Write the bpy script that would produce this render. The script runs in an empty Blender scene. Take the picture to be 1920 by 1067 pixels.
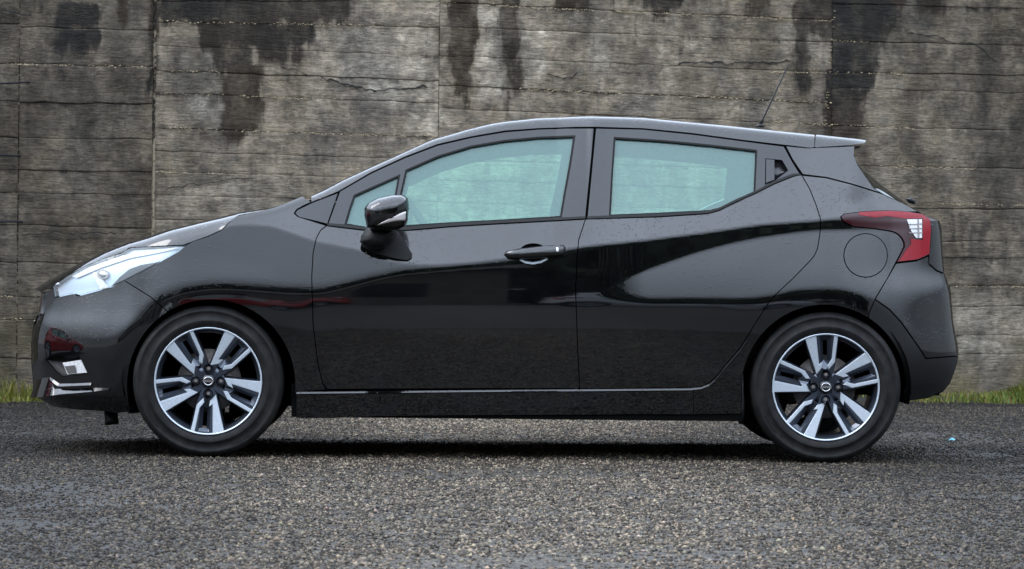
import bpy, math, random
import numpy as np
from mathutils import Vector, Matrix
from mathutils.geometry import delaunay_2d_cdt

random.seed(7)
rng = np.random.default_rng(7)
scene = bpy.context.scene
COL = scene.collection

# ------------------------------------------------------------------ camera
F = 7344.0                                   # focal length in pixels of the 1920 px wide photograph
CAM = np.array([0.0, -16.87, 0.82])
_yaw, _pit, _rol = math.atan(127 / F), 47.5 / F, 0.0104
_f = np.array([math.sin(_yaw) * math.cos(_pit), math.cos(_yaw) * math.cos(_pit), -math.sin(_pit)])
_r = np.cross(_f, [0, 0, 1.0]); _r /= np.linalg.norm(_r)
_u = np.cross(_r, _f)
R_ = _r * math.cos(_rol) + _u * math.sin(_rol)
U_ = _u * math.cos(_rol) - _r * math.sin(_rol)
cd = bpy.data.cameras.new('camera'); cam = bpy.data.objects.new('camera', cd); COL.objects.link(cam)
cd.sensor_width = 36.0; cd.lens = F / 1920 * 36.0; cd.clip_start = 0.1; cd.clip_end = 2000
cd.dof.use_dof = True; cd.dof.focus_distance = 16.1; cd.dof.aperture_fstop = 13.0
M = Matrix(((R_[0], U_[0], -_f[0]), (R_[1], U_[1], -_f[1]), (R_[2], U_[2], -_f[2])))
cam.matrix_world = Matrix.Translation(Vector(CAM)) @ M.to_4x4()
scene.camera = cam

# ------------------------------------------------------------------ light
SUN_EL, SUN_AZ = math.radians(48), math.radians(262)
w = bpy.data.worlds.new("World"); scene.world = w; w.use_nodes = True
nt = w.node_tree; nt.nodes.clear()
def N(t, ty, **kw):
    n = t.nodes.new(ty)
    for k, v in kw.items():
        if k.startswith('i_'):
            n.inputs[k[2:].replace('_', ' ')].default_value = v
        else:
            setattr(n, k, v)
    return n
sky = N(nt, 'ShaderNodeTexSky', sky_type='NISHITA', sun_disc=False, sun_elevation=SUN_EL, sun_rotation=SUN_AZ,
        air_density=1.0, dust_density=1.0, ozone_density=1.0)
hs = N(nt, 'ShaderNodeHueSaturation'); hs.inputs['Saturation'].default_value = 0.55
tc = N(nt, 'ShaderNodeTexCoord'); sep = N(nt, 'ShaderNodeSeparateXYZ')
mr = N(nt, 'ShaderNodeMapRange', clamp=True); mr.inputs['From Min'].default_value = 0.17; mr.inputs['From Max'].default_value = 0.54
mr.inputs['To Min'].default_value = 0.20; mr.inputs['To Max'].default_value = 1.90      # overcast: dark at the horizon, bright overhead
cn = N(nt, 'ShaderNodeTexNoise'); cn.inputs['Scale'].default_value = 1.6; cn.inputs['Detail'].default_value = 5
cm = N(nt, 'ShaderNodeMapRange', clamp=True); cm.inputs['From Min'].default_value = 0.3; cm.inputs['From Max'].default_value = 0.7
cm.inputs['To Min'].default_value = 0.85; cm.inputs['To Max'].default_value = 1.15
mu = N(nt, 'ShaderNodeMath', operation='MULTIPLY'); vs = N(nt, 'ShaderNodeVectorMath', operation='SCALE')
bg = N(nt, 'ShaderNodeBackground'); bg.inputs['Strength'].default_value = 0.15
wo = N(nt, 'ShaderNodeOutputWorld')
L = nt.links.new
L(sky.outputs[0], hs.inputs['Color']); L(tc.outputs['Generated'], sep.inputs[0]); L(sep.outputs['Z'], mr.inputs['Value'])
L(tc.outputs['Generated'], cn.inputs['Vector']); L(cn.outputs['Fac'], cm.inputs['Value'])
L(mr.outputs[0], mu.inputs[0]); L(cm.outputs[0], mu.inputs[1])
cl = N(nt, 'ShaderNodeMix', data_type='RGBA'); cl.inputs[0].default_value = 0.72; cl.inputs[7].default_value = (4.55, 5.2, 6.2, 1)   # the cloud layer
L(hs.outputs[0], cl.inputs[6]); L(cl.outputs[2], vs.inputs[0]); L(mu.outputs[0], vs.inputs['Scale']); L(vs.outputs[0], bg.inputs['Color']); L(bg.outputs[0], wo.inputs[0])
sl = bpy.data.lights.new('sun', 'SUN'); sl.energy = 0.5; sl.angle = math.radians(30); sl.color = (1, 0.98, 0.94)
so = bpy.data.objects.new('sun', sl); COL.objects.link(so)
sd = Vector((math.sin(SUN_AZ) * math.cos(SUN_EL), math.cos(SUN_AZ) * math.cos(SUN_EL), math.sin(SUN_EL)))
so.rotation_euler = sd.to_track_quat('Z', 'Y').to_euler(); so.location = sd * 40
scene.view_settings.view_transform = 'Standard'; scene.view_settings.look = 'None'
scene.view_settings.gamma = 1; scene.view_settings.use_curve_mapping = False
scene.view_settings.exposure = 1.36
scene.cycles.max_bounces = 10; scene.cycles.transparent_max_bounces = 16
scene.cycles.caustics_reflective = False; scene.cycles.caustics_refractive = False

# ------------------------------------------------------------------ helpers
def uy(px, py, y):
    """photo pixel -> world point on the plane Y = y"""
    px = np.asarray(px, float); py = np.asarray(py, float); y = np.asarray(y, float)
    d = _f + R_ * ((px - 960) / F)[..., None] - U_ * ((py - 533.5) / F)[..., None]
    t = (y - CAM[1]) / d[..., 1]
    return CAM + d * t[..., None]
def project(P):
    q = np.asarray(P, float) - CAM; z = q @ _f
    return 960 + F * (q @ R_) / z, 533.5 - F * (q @ U_) / z
def link(o, parent=None):
    COL.objects.link(o)
    if parent is not None: o.parent = parent
    return o
def mesh_obj(name, verts, faces, mat, parent=None, smooth=True, normals=None):
    me = bpy.data.meshes.new(name)
    me.from_pydata([tuple(v) for v in verts], [], [tuple(int(i) for i in f) for f in faces])
    if mat: me.materials.append(mat)
    me.validate(); me.update()
    if smooth: me.polygons.foreach_set('use_smooth', [True] * len(me.polygons))
    if normals is not None and len(normals) == len(me.vertices):
        me.normals_split_custom_set_from_vertices([tuple(n) for n in normals])
    return link(bpy.data.objects.new(name, me), parent)
def empty(name, loc=(0, 0, 0), rz=0):
    o = bpy.data.objects.new(name, None); o.empty_display_size = 0.2
    o.location = loc; o.rotation_euler = (0, 0, rz)
    return link(o)
def tag(o, label=None, cat=None, group=None, kind=None):
    if label: o['label'] = label
    if cat: o['category'] = cat
    if group: o['group'] = group
    if kind: o['kind'] = kind
    return o
def hashn(ix, iy, seed):
    h = (ix.astype(np.int64) * 374761393 + iy.astype(np.int64) * 668265263 + seed * 974711) & 0x7fffffff
    h = ((h ^ (h >> 13)) * 1274126177) & 0x7fffffff
    return ((h ^ (h >> 16)) & 0xffff) / 65535.0
def vnoise(x, y, seed=0):
    x = np.asarray(x, float); y = np.asarray(y, float) + 0 * x
    ix = np.floor(x); iy = np.floor(y); fx = x - ix; fy = y - iy
    fx = fx * fx * (3 - 2 * fx); fy = fy * fy * (3 - 2 * fy)
    a = hashn(ix, iy, seed); b = hashn(ix + 1, iy, seed); c = hashn(ix, iy + 1, seed); d = hashn(ix + 1, iy + 1, seed)
    return (a * (1 - fx) + b * fx) * (1 - fy) + (c * (1 - fx) + d * fx) * fy
def fbm(x, y, seed=0, o=4):
    s = 0; a = 0.5; t = 0
    for k in range(o):
        s = s + a * vnoise(x * 2 ** k, y * 2 ** k, seed + k * 17); t += a; a *= 0.5
    return s / t
def sstep(x): x = np.clip(x, 0, 1); return x * x * (3 - 2 * x)

# ------------------------------------------------------------------ materials
MATS = {}
def mat(name):
    m = bpy.data.materials.new(name); m.use_nodes = True
    return m, m.node_tree, m.node_tree.nodes['Principled BSDF']
def simple(name, col, rough=0.5, metal=0.0, coat=0.0, spec=0.5, noise=None, emit=None):
    m, t, b = mat(name)
    b.inputs['Base Color'].default_value = (*col, 1); b.inputs['Roughness'].default_value = rough
    b.inputs['Metallic'].default_value = metal; b.inputs['Coat Weight'].default_value = coat
    b.inputs['Coat Roughness'].default_value = 0.05; b.inputs['Specular IOR Level'].default_value = spec
    if noise:
        sc, amt, bump = noise
        tc = N(t, 'ShaderNodeTexCoord'); nz = N(t, 'ShaderNodeTexNoise'); nz.inputs['Scale'].default_value = sc; nz.inputs['Detail'].default_value = 6
        t.links.new(tc.outputs['Object'], nz.inputs['Vector'])
        r = N(t, 'ShaderNodeMapRange'); r.inputs['From Min'].default_value = .3; r.inputs['From Max'].default_value = .7
        r.inputs['To Min'].default_value = 1 - amt; r.inputs['To Max'].default_value = 1 + amt
        v = N(t, 'ShaderNodeVectorMath', operation='SCALE'); v.inputs[0].default_value = col
        t.links.new(nz.outputs['Fac'], r.inputs['Value']); t.links.new(r.outputs[0], v.inputs['Scale']); t.links.new(v.outputs[0], b.inputs['Base Color'])
        if bump:
            bp = N(t, 'ShaderNodeBump'); bp.inputs['Strength'].default_value = bump; bp.inputs['Distance'].default_value = 0.002
            t.links.new(nz.outputs['Fac'], bp.inputs['Height']); t.links.new(bp.outputs[0], b.inputs['Normal'])
    MATS[name] = m
    return m
def paint(name, col, rough=0.35):
    m, t, b = mat(name)
    b.inputs['Roughness'].default_value = rough; b.inputs['Specular IOR Level'].default_value = 0.0
    b.inputs['Coat Weight'].default_value = 1.0; b.inputs['Coat IOR'].default_value = 1.72; b.inputs['Coat Roughness'].default_value = 0.02
    tc = N(t, 'ShaderNodeTexCoord')
    # dust film and run marks in the lacquer
    nz = N(t, 'ShaderNodeTexNoise'); nz.inputs['Scale'].default_value = 9; nz.inputs['Detail'].default_value = 8
    t.links.new(tc.outputs['Object'], nz.inputs['Vector'])
    r = N(t, 'ShaderNodeMapRange'); r.inputs['From Min'].default_value = .35; r.inputs['From Max'].default_value = .75
    mx = N(t, 'ShaderNodeMix', data_type='RGBA'); mx.inputs[6].default_value = (*col, 1)
    mx.inputs[7].default_value = tuple(c * 1.1 + 0.002 for c in col) + (1,)
    t.links.new(nz.outputs['Fac'], r.inputs['Value']); t.links.new(r.outputs[0], mx.inputs[0]); t.links.new(mx.outputs[2], b.inputs['Base Color'])
    # rain drops standing on the paint
    vo = N(t, 'ShaderNodeTexVoronoi'); vo.inputs['Scale'].default_value = 88; vo.inputs['Randomness'].default_value = 1
    mp = N(t, 'ShaderNodeMapping'); mp.inputs['Scale'].default_value = (1, 1, 1.25)
    t.links.new(tc.outputs['Object'], mp.inputs['Vector']); t.links.new(mp.outputs[0], vo.inputs['Vector'])
    dr = N(t, 'ShaderNodeMapRange', interpolation_type='SMOOTHSTEP'); dr.inputs['From Min'].default_value = 0.10; dr.inputs['From Max'].default_value = 0.30
    dr.inputs['To Min'].default_value = 1; dr.inputs['To Max'].default_value = 0
    t.links.new(vo.outputs['Distance'], dr.inputs['Value'])
    n2 = N(t, 'ShaderNodeTexNoise'); n2.inputs['Scale'].default_value = 14; n2.inputs['Detail'].default_value = 2
    t.links.new(tc.outputs['Object'], n2.inputs['Vector'])
    se = N(t, 'ShaderNodeSeparateColor'); t.links.new(vo.outputs['Color'], se.inputs[0])
    ad = N(t, 'ShaderNodeMath', operation='ADD'); t.links.new(se.outputs[0], ad.inputs[0]); t.links.new(n2.outputs['Fac'], ad.inputs[1])
    th = N(t, 'ShaderNodeMath', operation='GREATER_THAN'); th.inputs[1].default_value = 1.02; t.links.new(ad.outputs[0], th.inputs[0])
    ml = N(t, 'ShaderNodeMath', operation='MULTIPLY'); t.links.new(dr.outputs[0], ml.inputs[0]); t.links.new(th.outputs[0], ml.inputs[1])
    ge = N(t, 'ShaderNodeNewGeometry'); sg = N(t, 'ShaderNodeSeparateXYZ'); t.links.new(ge.outputs['Normal'], sg.inputs[0])
    up = N(t, 'ShaderNodeMapRange'); up.inputs['From Min'].default_value = 0.05; up.inputs['From Max'].default_value = 0.3
    t.links.new(sg.outputs['Z'], up.inputs['Value'])
    m3 = N(t, 'ShaderNodeMath', operation='MULTIPLY'); t.links.new(ml.outputs[0], m3.inputs[0]); t.links.new(up.outputs[0], m3.inputs[1])
    bp = N(t, 'ShaderNodeBump'); bp.inputs['Strength'].default_value = 0.5; bp.inputs['Distance'].default_value = 0.0030
    t.links.new(m3.outputs[0], bp.inputs['Height'])
    t.links.new(bp.outputs[0], b.inputs['Coat Normal']); t.links.new(bp.outputs[0], b.inputs['Normal'])
    MATS[name] = m
    return m
PAINT = paint('black_paint', (0.0022, 0.0023, 0.0026))
RED_PAINT = paint('red_paint', (0.30, 0.008, 0.010))
WHITE_PAINT = paint('white_paint', (0.70, 0.70, 0.68))
SILVER_PAINT = paint('silver_paint', (0.35, 0.36, 0.38))
SATIN = simple('satin_black', (0.010, 0.011, 0.013), rough=0.20, spec=0.62, noise=(40, .2, 0.05))
PLASTIC = simple('black_plastic', (0.008, 0.008, 0.008), rough=0.55, spec=0.3, noise=(300, .2, 0.2))
RUBBER_SEAL = simple('seal_rubber', (0.004, 0.004, 0.004), rough=0.6, spec=0.2)
DARK = simple('dark_cavity', (0.003, 0.003, 0.003), rough=0.9, spec=0.05)
CHROME = simple('chrome', (0.75, 0.75, 0.76), rough=0.12, metal=1)
ALU = simple('machined_aluminium', (0.60, 0.66, 0.72), rough=0.34, metal=0.5, noise=(160, .1, 0.15))
RIMPAINT = simple('dark_rim_paint', (0.055, 0.066, 0.088), rough=0.32, metal=0.75, coat=0.6)
DISC = simple('brake_steel', (0.30, 0.27, 0.25), rough=0.5, metal=0.7, noise=(60, .3, 0.1))
LINER = simple('light_grey_trim', (0.42, 0.45, 0.45), rough=0.9, noise=(50, .08, 0))
SEATM = simple('dark_seat_fabric', (0.03, 0.03, 0.032), rough=0.95)
REFLECTOR = simple('lamp_reflector', (0.56, 0.66, 0.74), rough=0.25, metal=0.25, coat=1.0)
REDLENS = simple('red_lens', (0.25, 0.003, 0.012), rough=0.10, coat=0.0, spec=.35, noise=(90, .15, 0))
DARKRED = simple('smoked_lens', (0.030, 0.002, 0.004), rough=0.1, coat=0.0)
WHITELENS = simple('clear_lens', (0.72, 0.72, 0.72), rough=0.15, coat=1.0, noise=(120, .25, .3))
def tyre_mat():
    m, t, b = mat('tyre_rubber')
    b.inputs['Roughness'].default_value = 0.62; b.inputs['Specular IOR Level'].default_value = 0.22
    tc = N(t, 'ShaderNodeTexCoord'); nz = N(t, 'ShaderNodeTexNoise'); nz.inputs['Scale'].default_value = 14; nz.inputs['Detail'].default_value = 8
    nz.inputs['Roughness'].default_value = 0.7
    t.links.new(tc.outputs['Object'], nz.inputs['Vector'])
    cr = N(t, 'ShaderNodeValToRGB'); cr.color_ramp.elements[0].position = 0.42; cr.color_ramp.elements[0].color = (0.006, 0.006, 0.0065, 1)
    cr.color_ramp.elements[1].position = 0.78; cr.color_ramp.elements[1].color = (0.024, 0.023, 0.021, 1)
    t.links.new(nz.outputs['Fac'], cr.inputs[0]); t.links.new(cr.outputs[0], b.inputs['Base Color'])
    bp = N(t, 'ShaderNodeBump'); bp.inputs['Strength'].default_value = .3; bp.inputs['Distance'].default_value = 0.002
    t.links.new(nz.outputs['Fac'], bp.inputs['Height']); t.links.new(bp.outputs[0], b.inputs['Normal'])
    return m
TYRE = tyre_mat()
def glass_mat(name, tint, film, filmamt, glossy=1.0):
    m = bpy.data.materials.new(name); m.use_nodes = True; t = m.node_tree; t.nodes.clear()
    o = N(t, 'ShaderNodeOutputMaterial'); tr = N(t, 'ShaderNodeBsdfTransparent'); tr.inputs[0].default_value = (*tint, 1)
    df = N(t, 'ShaderNodeBsdfDiffuse'); df.inputs[0].default_value = (*film, 1)
    gl = N(t, 'ShaderNodeBsdfGlossy'); gl.inputs['Roughness'].default_value = 0.01; gl.inputs[0].default_value = (.95, 1, 1, 1)
    lw = N(t, 'ShaderNodeLayerWeight'); lw.inputs['Blend'].default_value = 0.5
    pw = N(t, 'ShaderNodeMath', operation='POWER'); pw.inputs[1].default_value = 5; t.links.new(lw.outputs['Facing'], pw.inputs[0])
    fr = N(t, 'ShaderNodeMath', operation='MULTIPLY_ADD'); fr.inputs[1].default_value = 0.95; fr.inputs[2].default_value = 0.05 * glossy; t.links.new(pw.outputs[0], fr.inputs[0])
    tc = N(t, 'ShaderNodeTexCoord'); nz = N(t, 'ShaderNodeTexVoronoi'); nz.inputs['Scale'].default_value = 110
    t.links.new(tc.outputs['Object'], nz.inputs['Vector'])
    sp = N(t, 'ShaderNodeMapRange'); sp.inputs['From Min'].default_value = 0.08; sp.inputs['From Max'].default_value = 0.16
    sp.inputs['To Min'].default_value = filmamt + .12; sp.inputs['To Max'].default_value = filmamt
    sc_ = N(t, 'ShaderNodeSeparateColor'); t.links.new(nz.outputs['Color'], sc_.inputs[0])
    gt = N(t, 'ShaderNodeMath', operation='LESS_THAN'); gt.inputs[1].default_value = 0.9; t.links.new(sc_.outputs[0], gt.inputs[0])
    ad = N(t, 'ShaderNodeMath', operation='ADD'); t.links.new(nz.outputs['Distance'], ad.inputs[0]); t.links.new(gt.outputs[0], ad.inputs[1])
    t.links.new(ad.outputs[0], sp.inputs['Value'])
    m1 = N(t, 'ShaderNodeMixShader'); t.links.new(sp.outputs[0], m1.inputs[0]); t.links.new(tr.outputs[0], m1.inputs[1]); t.links.new(df.outputs[0], m1.inputs[2])
    m2 = N(t, 'ShaderNodeMixShader'); t.links.new(fr.outputs[0], m2.inputs[0]); t.links.new(m1.outputs[0], m2.inputs[1]); t.links.new(gl.outputs[0], m2.inputs[2])
    t.links.new(m2.outputs[0], o.inputs[0]); return m
GLASS = glass_mat('tinted_glass', (0.68, 1.0, 0.88), (0.34, 0.66, 0.59), 0.20)
DGLASS = glass_mat('dark_rear_glass', (0.12, 0.13, 0.13), (0.05, 0.05, 0.05), 0.10)
LENS = glass_mat('lamp_glass', (0.97, 0.99, 1.0), (0.75, 0.82, 0.86), 0.10)

# ------------------------------------------------------------------ body side as a curved surface
GX = np.arange(40, 1822, 2.0); GY = np.arange(200, 842, 2.0)
def cur(pts, sig=4):
    a = np.array(pts, float); v = np.interp(GX, a[:, 0], a[:, 1])
    k = np.exp(-0.5 * (np.arange(-3 * sig, 3 * sig + 1) / sig) ** 2); k /= k.sum()
    return np.convolve(np.pad(v, 3 * sig, mode='edge'), k, mode='valid')
C1 = cur([(40, 560), (100, 545), (200, 520), (282, 495), (340, 458), (430, 421), (462, 419), (509, 422), (551, 436), (589, 450), (674, 467), (727, 486), (774, 494), (821, 495), (884, 491), (946, 483), (1071, 464), (1086, 462), (1205, 450), (1330, 434), (1424, 420), (1536, 412), (1611, 405), (1740, 400), (1822, 400)])
C2 = cur([(40, 632), (100, 640), (160, 648), (222, 645), (245, 608), (280, 562), (340, 541), (400, 531), (470, 533), (540, 540), (600, 545), (650, 532), (700, 517), (750, 506), (820, 500), (950, 488), (1080, 466), (1150, 452), (1822, 400)], 9)
BL = cur([(40, 300), (300, 300), (500, 350), (560, 400), (600, 420), (643, 427), (690, 432), (760, 432), (852, 424), (946, 418), (1051, 413), (1099, 411), (1236, 406), (1327, 400), (1349, 394), (1416, 362), (1486, 330), (1505, 328), (1549, 333), (1596, 345), (1625, 354), (1660, 365), (1822, 365)], 3)
M1 = cur([(40, 700), (1120, 550), (1150, 533), (1183, 516), (1236, 497), (1299, 475), (1361, 458), (1424, 445), (1486, 436), (1536, 431), (1611, 430), (1822, 425)], 7)
M2 = cur([(40, 700), (1120, 552), (1200, 561), (1400, 562), (1446, 556), (1495, 543), (1573, 541), (1636, 558), (1690, 604), (1724, 652), (1736, 668), (1822, 672)], 10)
T0 = cur([(40, 300), (400, 390), (430, 402), (509, 389), (532, 381), (568, 366), (600, 340), (640, 200), (1822, 200)], 2)
def amp(pts): a = np.array(pts, float); return np.interp(GX, a[:, 0], a[:, 1])
PXg, PYg = np.meshgrid(GX, GY)
A1 = amp([(40, 2), (250, 2), (420, 9), (1000, 9), (1100, 15), (1822, 15)]); A2 = amp([(40, 10), (220, 10), (340, 7.5), (1040, 7.5), (1110, 0), (1822, 0)])
AM = amp([(40, 0), (1125, 0), (1210, 7.5), (1670, 7.5), (1725, 4.0), (1822, 3.5)])
al = np.interp(PYg, [200, 500, 560, 600, 700, 740, 841], [2.2, 2.2, 0.5, -1.5, -5, -8, -10])
al = al + A2 * sstep((C2 - PYg) / np.interp(GX, [40, 560, 760, 900, 1822], [44, 44, 26, 20, 20]) + .5) + A1 * sstep((C1 - PYg) / 9 + .5)
al = al + AM * sstep((PYg - M1) / 10 + .5) * sstep((M2 - PYg) / 24 + .5) * (1 + 0.25 * sstep((560 - PYg) / 120))
al = al + 5 * sstep((BL - PYg) / 10 + .5)
al = al + 42 * sstep((T0 + 16 - PYg) / 18) * (PXg < 640)
al = al + 22 * sstep((408 - PYg) / 30) * sstep((PXg - 1600) / 60)
al = al + 12 * sstep((C1 - PYg) / 30) * sstep((420 - PXg) / 80)
dz = 2.0 / 459.0
ta = np.tan(np.radians(al)) * dz
cum = np.cumsum(ta[::-1], axis=0)[::-1]          # from the bottom up
iref = int(np.argmin(abs(GY - 600)))
cum = cum - cum[iref]
XF = np.interp(GY, [200, 548, 586, 610, 642, 680, 708, 741, 752, 762, 767, 776, 841], [74, 74, 68, 60, 56.5, 56.5, 59.5, 60.5, 70, 84, 96, 110, 130])
XR = np.interp(GY, [200, 330, 385, 407, 414, 463, 513, 540, 604, 652, 667, 691, 718, 735, 752, 841], [1792, 1778, 1752, 1762, 1768, 1771, 1775, 1786, 1791, 1800, 1801.5, 1796, 1787, 1773, 1757, 1750])
def _sm(v, sg):
    k = np.exp(-0.5 * (np.arange(-3 * sg, 3 * sg + 1) / sg) ** 2); k /= k.sum(); return np.convolve(np.pad(v, 3 * sg, mode='edge'), k, mode='valid')
XR = np.maximum(_sm(XR, 7), XR - 2.5); XF = np.minimum(_sm(XF, 5), XF + 1.5)
def inset(u, length, A, p):
    t = np.clip(u / length, 0.003, 1)
    return A * (1 - (1 - (1 - t) ** p) ** (1 / 2.1))
Wd = 0.872 - 0.010 * ((PXg - 960) / 800) ** 2 - cum
Wd = Wd - inset(PXg - XF[:, None], 270, 0.50, 2.0) - inset(XR[:, None] - PXg, 205, 0.42, 2.1)
def flare(cx, cy, r0, r1, h):
    r = np.hypot(PXg - cx, PYg - cy); return h * (1 - sstep((r - r0) / (r1 - r0))) * sstep((cy - 10 - PYg) / 130)
Wd = Wd + flare(396, 722, 170, 250, .0015) * sstep((PXg - 215) / 60) + flare(1546, 733, 170, 260, .0012)
SP = uy(PXg, PYg, -Wd)
_du = np.gradient(SP, axis=1); _dv = np.gradient(SP, axis=0)
SN = np.cross(_du, _dv); SN /= np.linalg.norm(SN, axis=2, keepdims=True) + 1e-12
SN[SN[..., 1] > 0] *= -1
def samp(px, py, off=0.0):
    px = np.clip(np.asarray(px, float), GX[0], GX[-1] - .01); py = np.clip(np.asarray(py, float), GY[0], GY[-1] - .01)
    fx = (px - GX[0]) / 2; fy = (py - GY[0]) / 2; ix = fx.astype(int); iy = fy.astype(int); fx = (fx - ix)[..., None]; fy = (fy - iy)[..., None]
    def g(A): return (A[iy, ix] * (1 - fx) + A[iy, ix + 1] * fx) * (1 - fy) + (A[iy + 1, ix] * (1 - fx) + A[iy + 1, ix + 1] * fx) * fy
    n = g(SN); n /= np.linalg.norm(n, axis=-1, keepdims=True)
    return g(SP) + n * np.asarray(off)[..., None] if np.ndim(off) else g(SP) + n * off, n
def resample(pts, step=5.0, closed=True):
    a = np.array(pts, float); b = np.roll(a, -1, axis=0) if closed else a[1:]
    if not closed: a0 = a[:-1]
    else: a0 = a
    out = []
    for p, q in zip(a0, b):
        n = max(1, int(round(np.hypot(*(q - p)) / step)))
        for k in range(n): out.append(p + (q - p) * k / n)
    if not closed: out.append(a[-1])
    return np.array(out)
def area2(p): x, y = p[:, 0], p[:, 1]; return float(np.sum(x * np.roll(y, -1) - np.roll(x, -1) * y))
def shrink(p, d):
    s = 1 if area2(p) > 0 else -1
    e = np.roll(p, -1, axis=0) - p; e /= np.linalg.norm(e, axis=1, keepdims=True) + 1e-9
    n = np.stack([-e[:, 1], e[:, 0]], 1) * s
    m = n + np.roll(n, 1, axis=0); l = np.linalg.norm(m, axis=1, keepdims=True) + 1e-9
    m /= l; k = 1 / np.maximum(l / 2, .5)
    return p + m * d * k
def inside(pts, poly):
    x, y = pts[:, 0], pts[:, 1]; c = np.zeros(len(pts), bool); n = len(poly); j = n - 1
    for i in range(n):
        xi, yi = poly[i]; xj, yj = poly[j]
        if yi != yj:
            c ^= ((yi > y) != (yj > y)) & (x < (xj - xi) * (y - yi) / (yj - yi) + xi)
        j = i
    return c
def fill(loops, step):
    """loops[0] outer, rest holes -> verts2d, tris"""
    allp = np.concatenate(loops); lo, hi = loops[0].min(0), loops[0].max(0)
    gx, gy = np.meshgrid(np.arange(lo[0] + step / 2, hi[0], step), np.arange(lo[1] + step / 2, hi[1], step))
    gx = gx + (np.arange(gx.shape[0]) % 2)[:, None] * step / 2
    g = np.stack([gx.ravel(), gy.ravel()], 1); g = g[inside(g, loops[0])]
    for h in loops[1:]: g = g[~inside(g, h)]
    if len(g):
        keep = np.ones(len(g), bool)
        for i in range(0, len(g), 4000):
            d = ((g[i:i + 4000, None, :] - allp[None]) ** 2).sum(2).min(1); keep[i:i + 4000] = d > (step * .45) ** 2
        g = g[keep]
    V = np.concatenate([allp, g]); E = []; o = 0
    for l in loops:
        n = len(l); E += [(o + k, o + (k + 1) % n) for k in range(n)]; o += n
    r = delaunay_2d_cdt([Vector(v) for v in V], E, [], 0, 1e-5)
    v2 = np.array([tuple(v) for v in r[0]]); t = np.array([f for f in r[2] if len(f) == 3])
    c = v2[t].mean(1); k = inside(c, loops[0])
    for h in loops[1:]: k &= ~inside(c, h)
    return v2, t[k]
def panel(name, outline, m, parent, holes=(), off=0.0, gap=0.9, flange=0.012, step=4.6, ostep=4.5, thick=None):
    loops = [shrink(resample(outline, ostep), gap)] + [shrink(resample(h, ostep), -gap) for h in holes]
    v2, t = fill(loops, step)
    P, Nn = samp(v2[:, 0], v2[:, 1], off)
    a = v2[t]; ar = (a[:, 1, 0] - a[:, 0, 0]) * (a[:, 2, 1] - a[:, 0, 1]) - (a[:, 1, 1] - a[:, 0, 1]) * (a[:, 2, 0] - a[:, 0, 0])
    t = t.copy(); fl = ar > 0; t[fl] = t[fl][:, ::-1]          # make them face outwards (-Y)
    V = [P]; NN = [Nn]; Fc = [tuple(x) for x in t]; o = len(P)
    if flange:
        for l in loops:
            p0, n0 = samp(l[:, 0], l[:, 1], off); p1 = p0 - n0 * flange; n = len(l)
            sgn = 1 if area2(l) > 0 else -1
            if l is not loops[0]: sgn = -sgn
            e = np.roll(p0, -1, axis=0) - np.roll(p0, 1, axis=0); on = np.cross(e, n0) * sgn
            on /= np.linalg.norm(on, axis=1, keepdims=True) + 1e-12
            V += [p0, p1]; NN += [on, on]
            for k in range(n):
                q = (k + 1) % n; f = (o + k, o + q, o + n + q, o + n + k)
                Fc.append(f if sgn < 0 else f[::-1])
            o += 2 * n
    return mesh_obj(name, np.concatenate(V), Fc, m, parent, normals=np.concatenate(NN))
def dome(name, outline, m, parent, e0, e1, rings=7, ostep=4.0, cshift=(0, 0), fn=None):
    """bulging (or hollow) cap over an outline lying on the body side; e0 offset at the rim, e1 at the middle"""
    l = resample(outline, ostep); c = l.mean(0) + np.array(cshift); V = []; n = len(l)
    for k in range(rings):
        a = math.pi / 2 * k / rings
        p = c + (l - c) * math.cos(a) ** .8; h = e0 + (e1 - e0) * math.sin(a)
        V.append(fn(p, h) if fn else samp(p[:, 0], p[:, 1], h)[0])
    p = c[None]; V.append(fn(p, e1) if fn else samp(p[:, 0], p[:, 1], e1)[0])
    Fc = []
    for k in range(rings - 1):
        for i in range(n): j = (i + 1) % n; Fc.append((k * n + i, k * n + j, (k + 1) * n + j, (k + 1) * n + i))
    ce = rings * n
    for i in range(n): Fc.append(((rings - 1) * n + i, (rings - 1) * n + (i + 1) % n, ce))
    if area2(l) > 0: Fc = [f[::-1] for f in Fc]
    return mesh_obj(name, np.concatenate(V), Fc, m, parent)
def solid(name, outline, m, parent, y0, y1, ym=None, rings=6):
    """a closed rounded body over an outline; reaches from y0 (inner) to y1 (outer)"""
    ym = (y0 + y1) / 2 if ym is None else ym
    l = resample(outline, 4.0); c = l.mean(0); n = len(l); base = uy(l[:, 0], l[:, 1], ym); cc = uy(c[0], c[1], ym)
    V = []; ks = list(range(-rings, rings + 1))
    for k in ks:
        a = math.pi / 2 * k / (rings + .35); s = math.cos(a) ** .55
        q = cc + (base - cc) * s; q[:, 1] = ym + math.sin(a) * ((y0 - ym) if k < 0 else (y1 - ym)) * (1 if k >= 0 else -1)
        if k < 0: q[:, 1] = ym + abs(math.sin(a)) * (y0 - ym)
        V.append(q)
    Fc = []; K = len(ks)
    for k in range(K - 1):
        for i in range(n): j = (i + 1) % n; Fc.append((k * n + i, k * n + j, (k + 1) * n + j, (k + 1) * n + i))
    Fc += [tuple(range(n))[::-1], tuple((K - 1) * n + i for i in range(n))]
    if area2(l) > 0: Fc = [f[::-1] for f in Fc]
    return mesh_obj(name, np.concatenate(V), Fc, m, parent)
def arch(cx, cy, rx, ry, a0, a1, n=26):
    return [(cx + rx * math.cos(math.radians(a)), cy - ry * math.sin(math.radians(a))) for a in np.linspace(a0, a1, n)]
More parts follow.
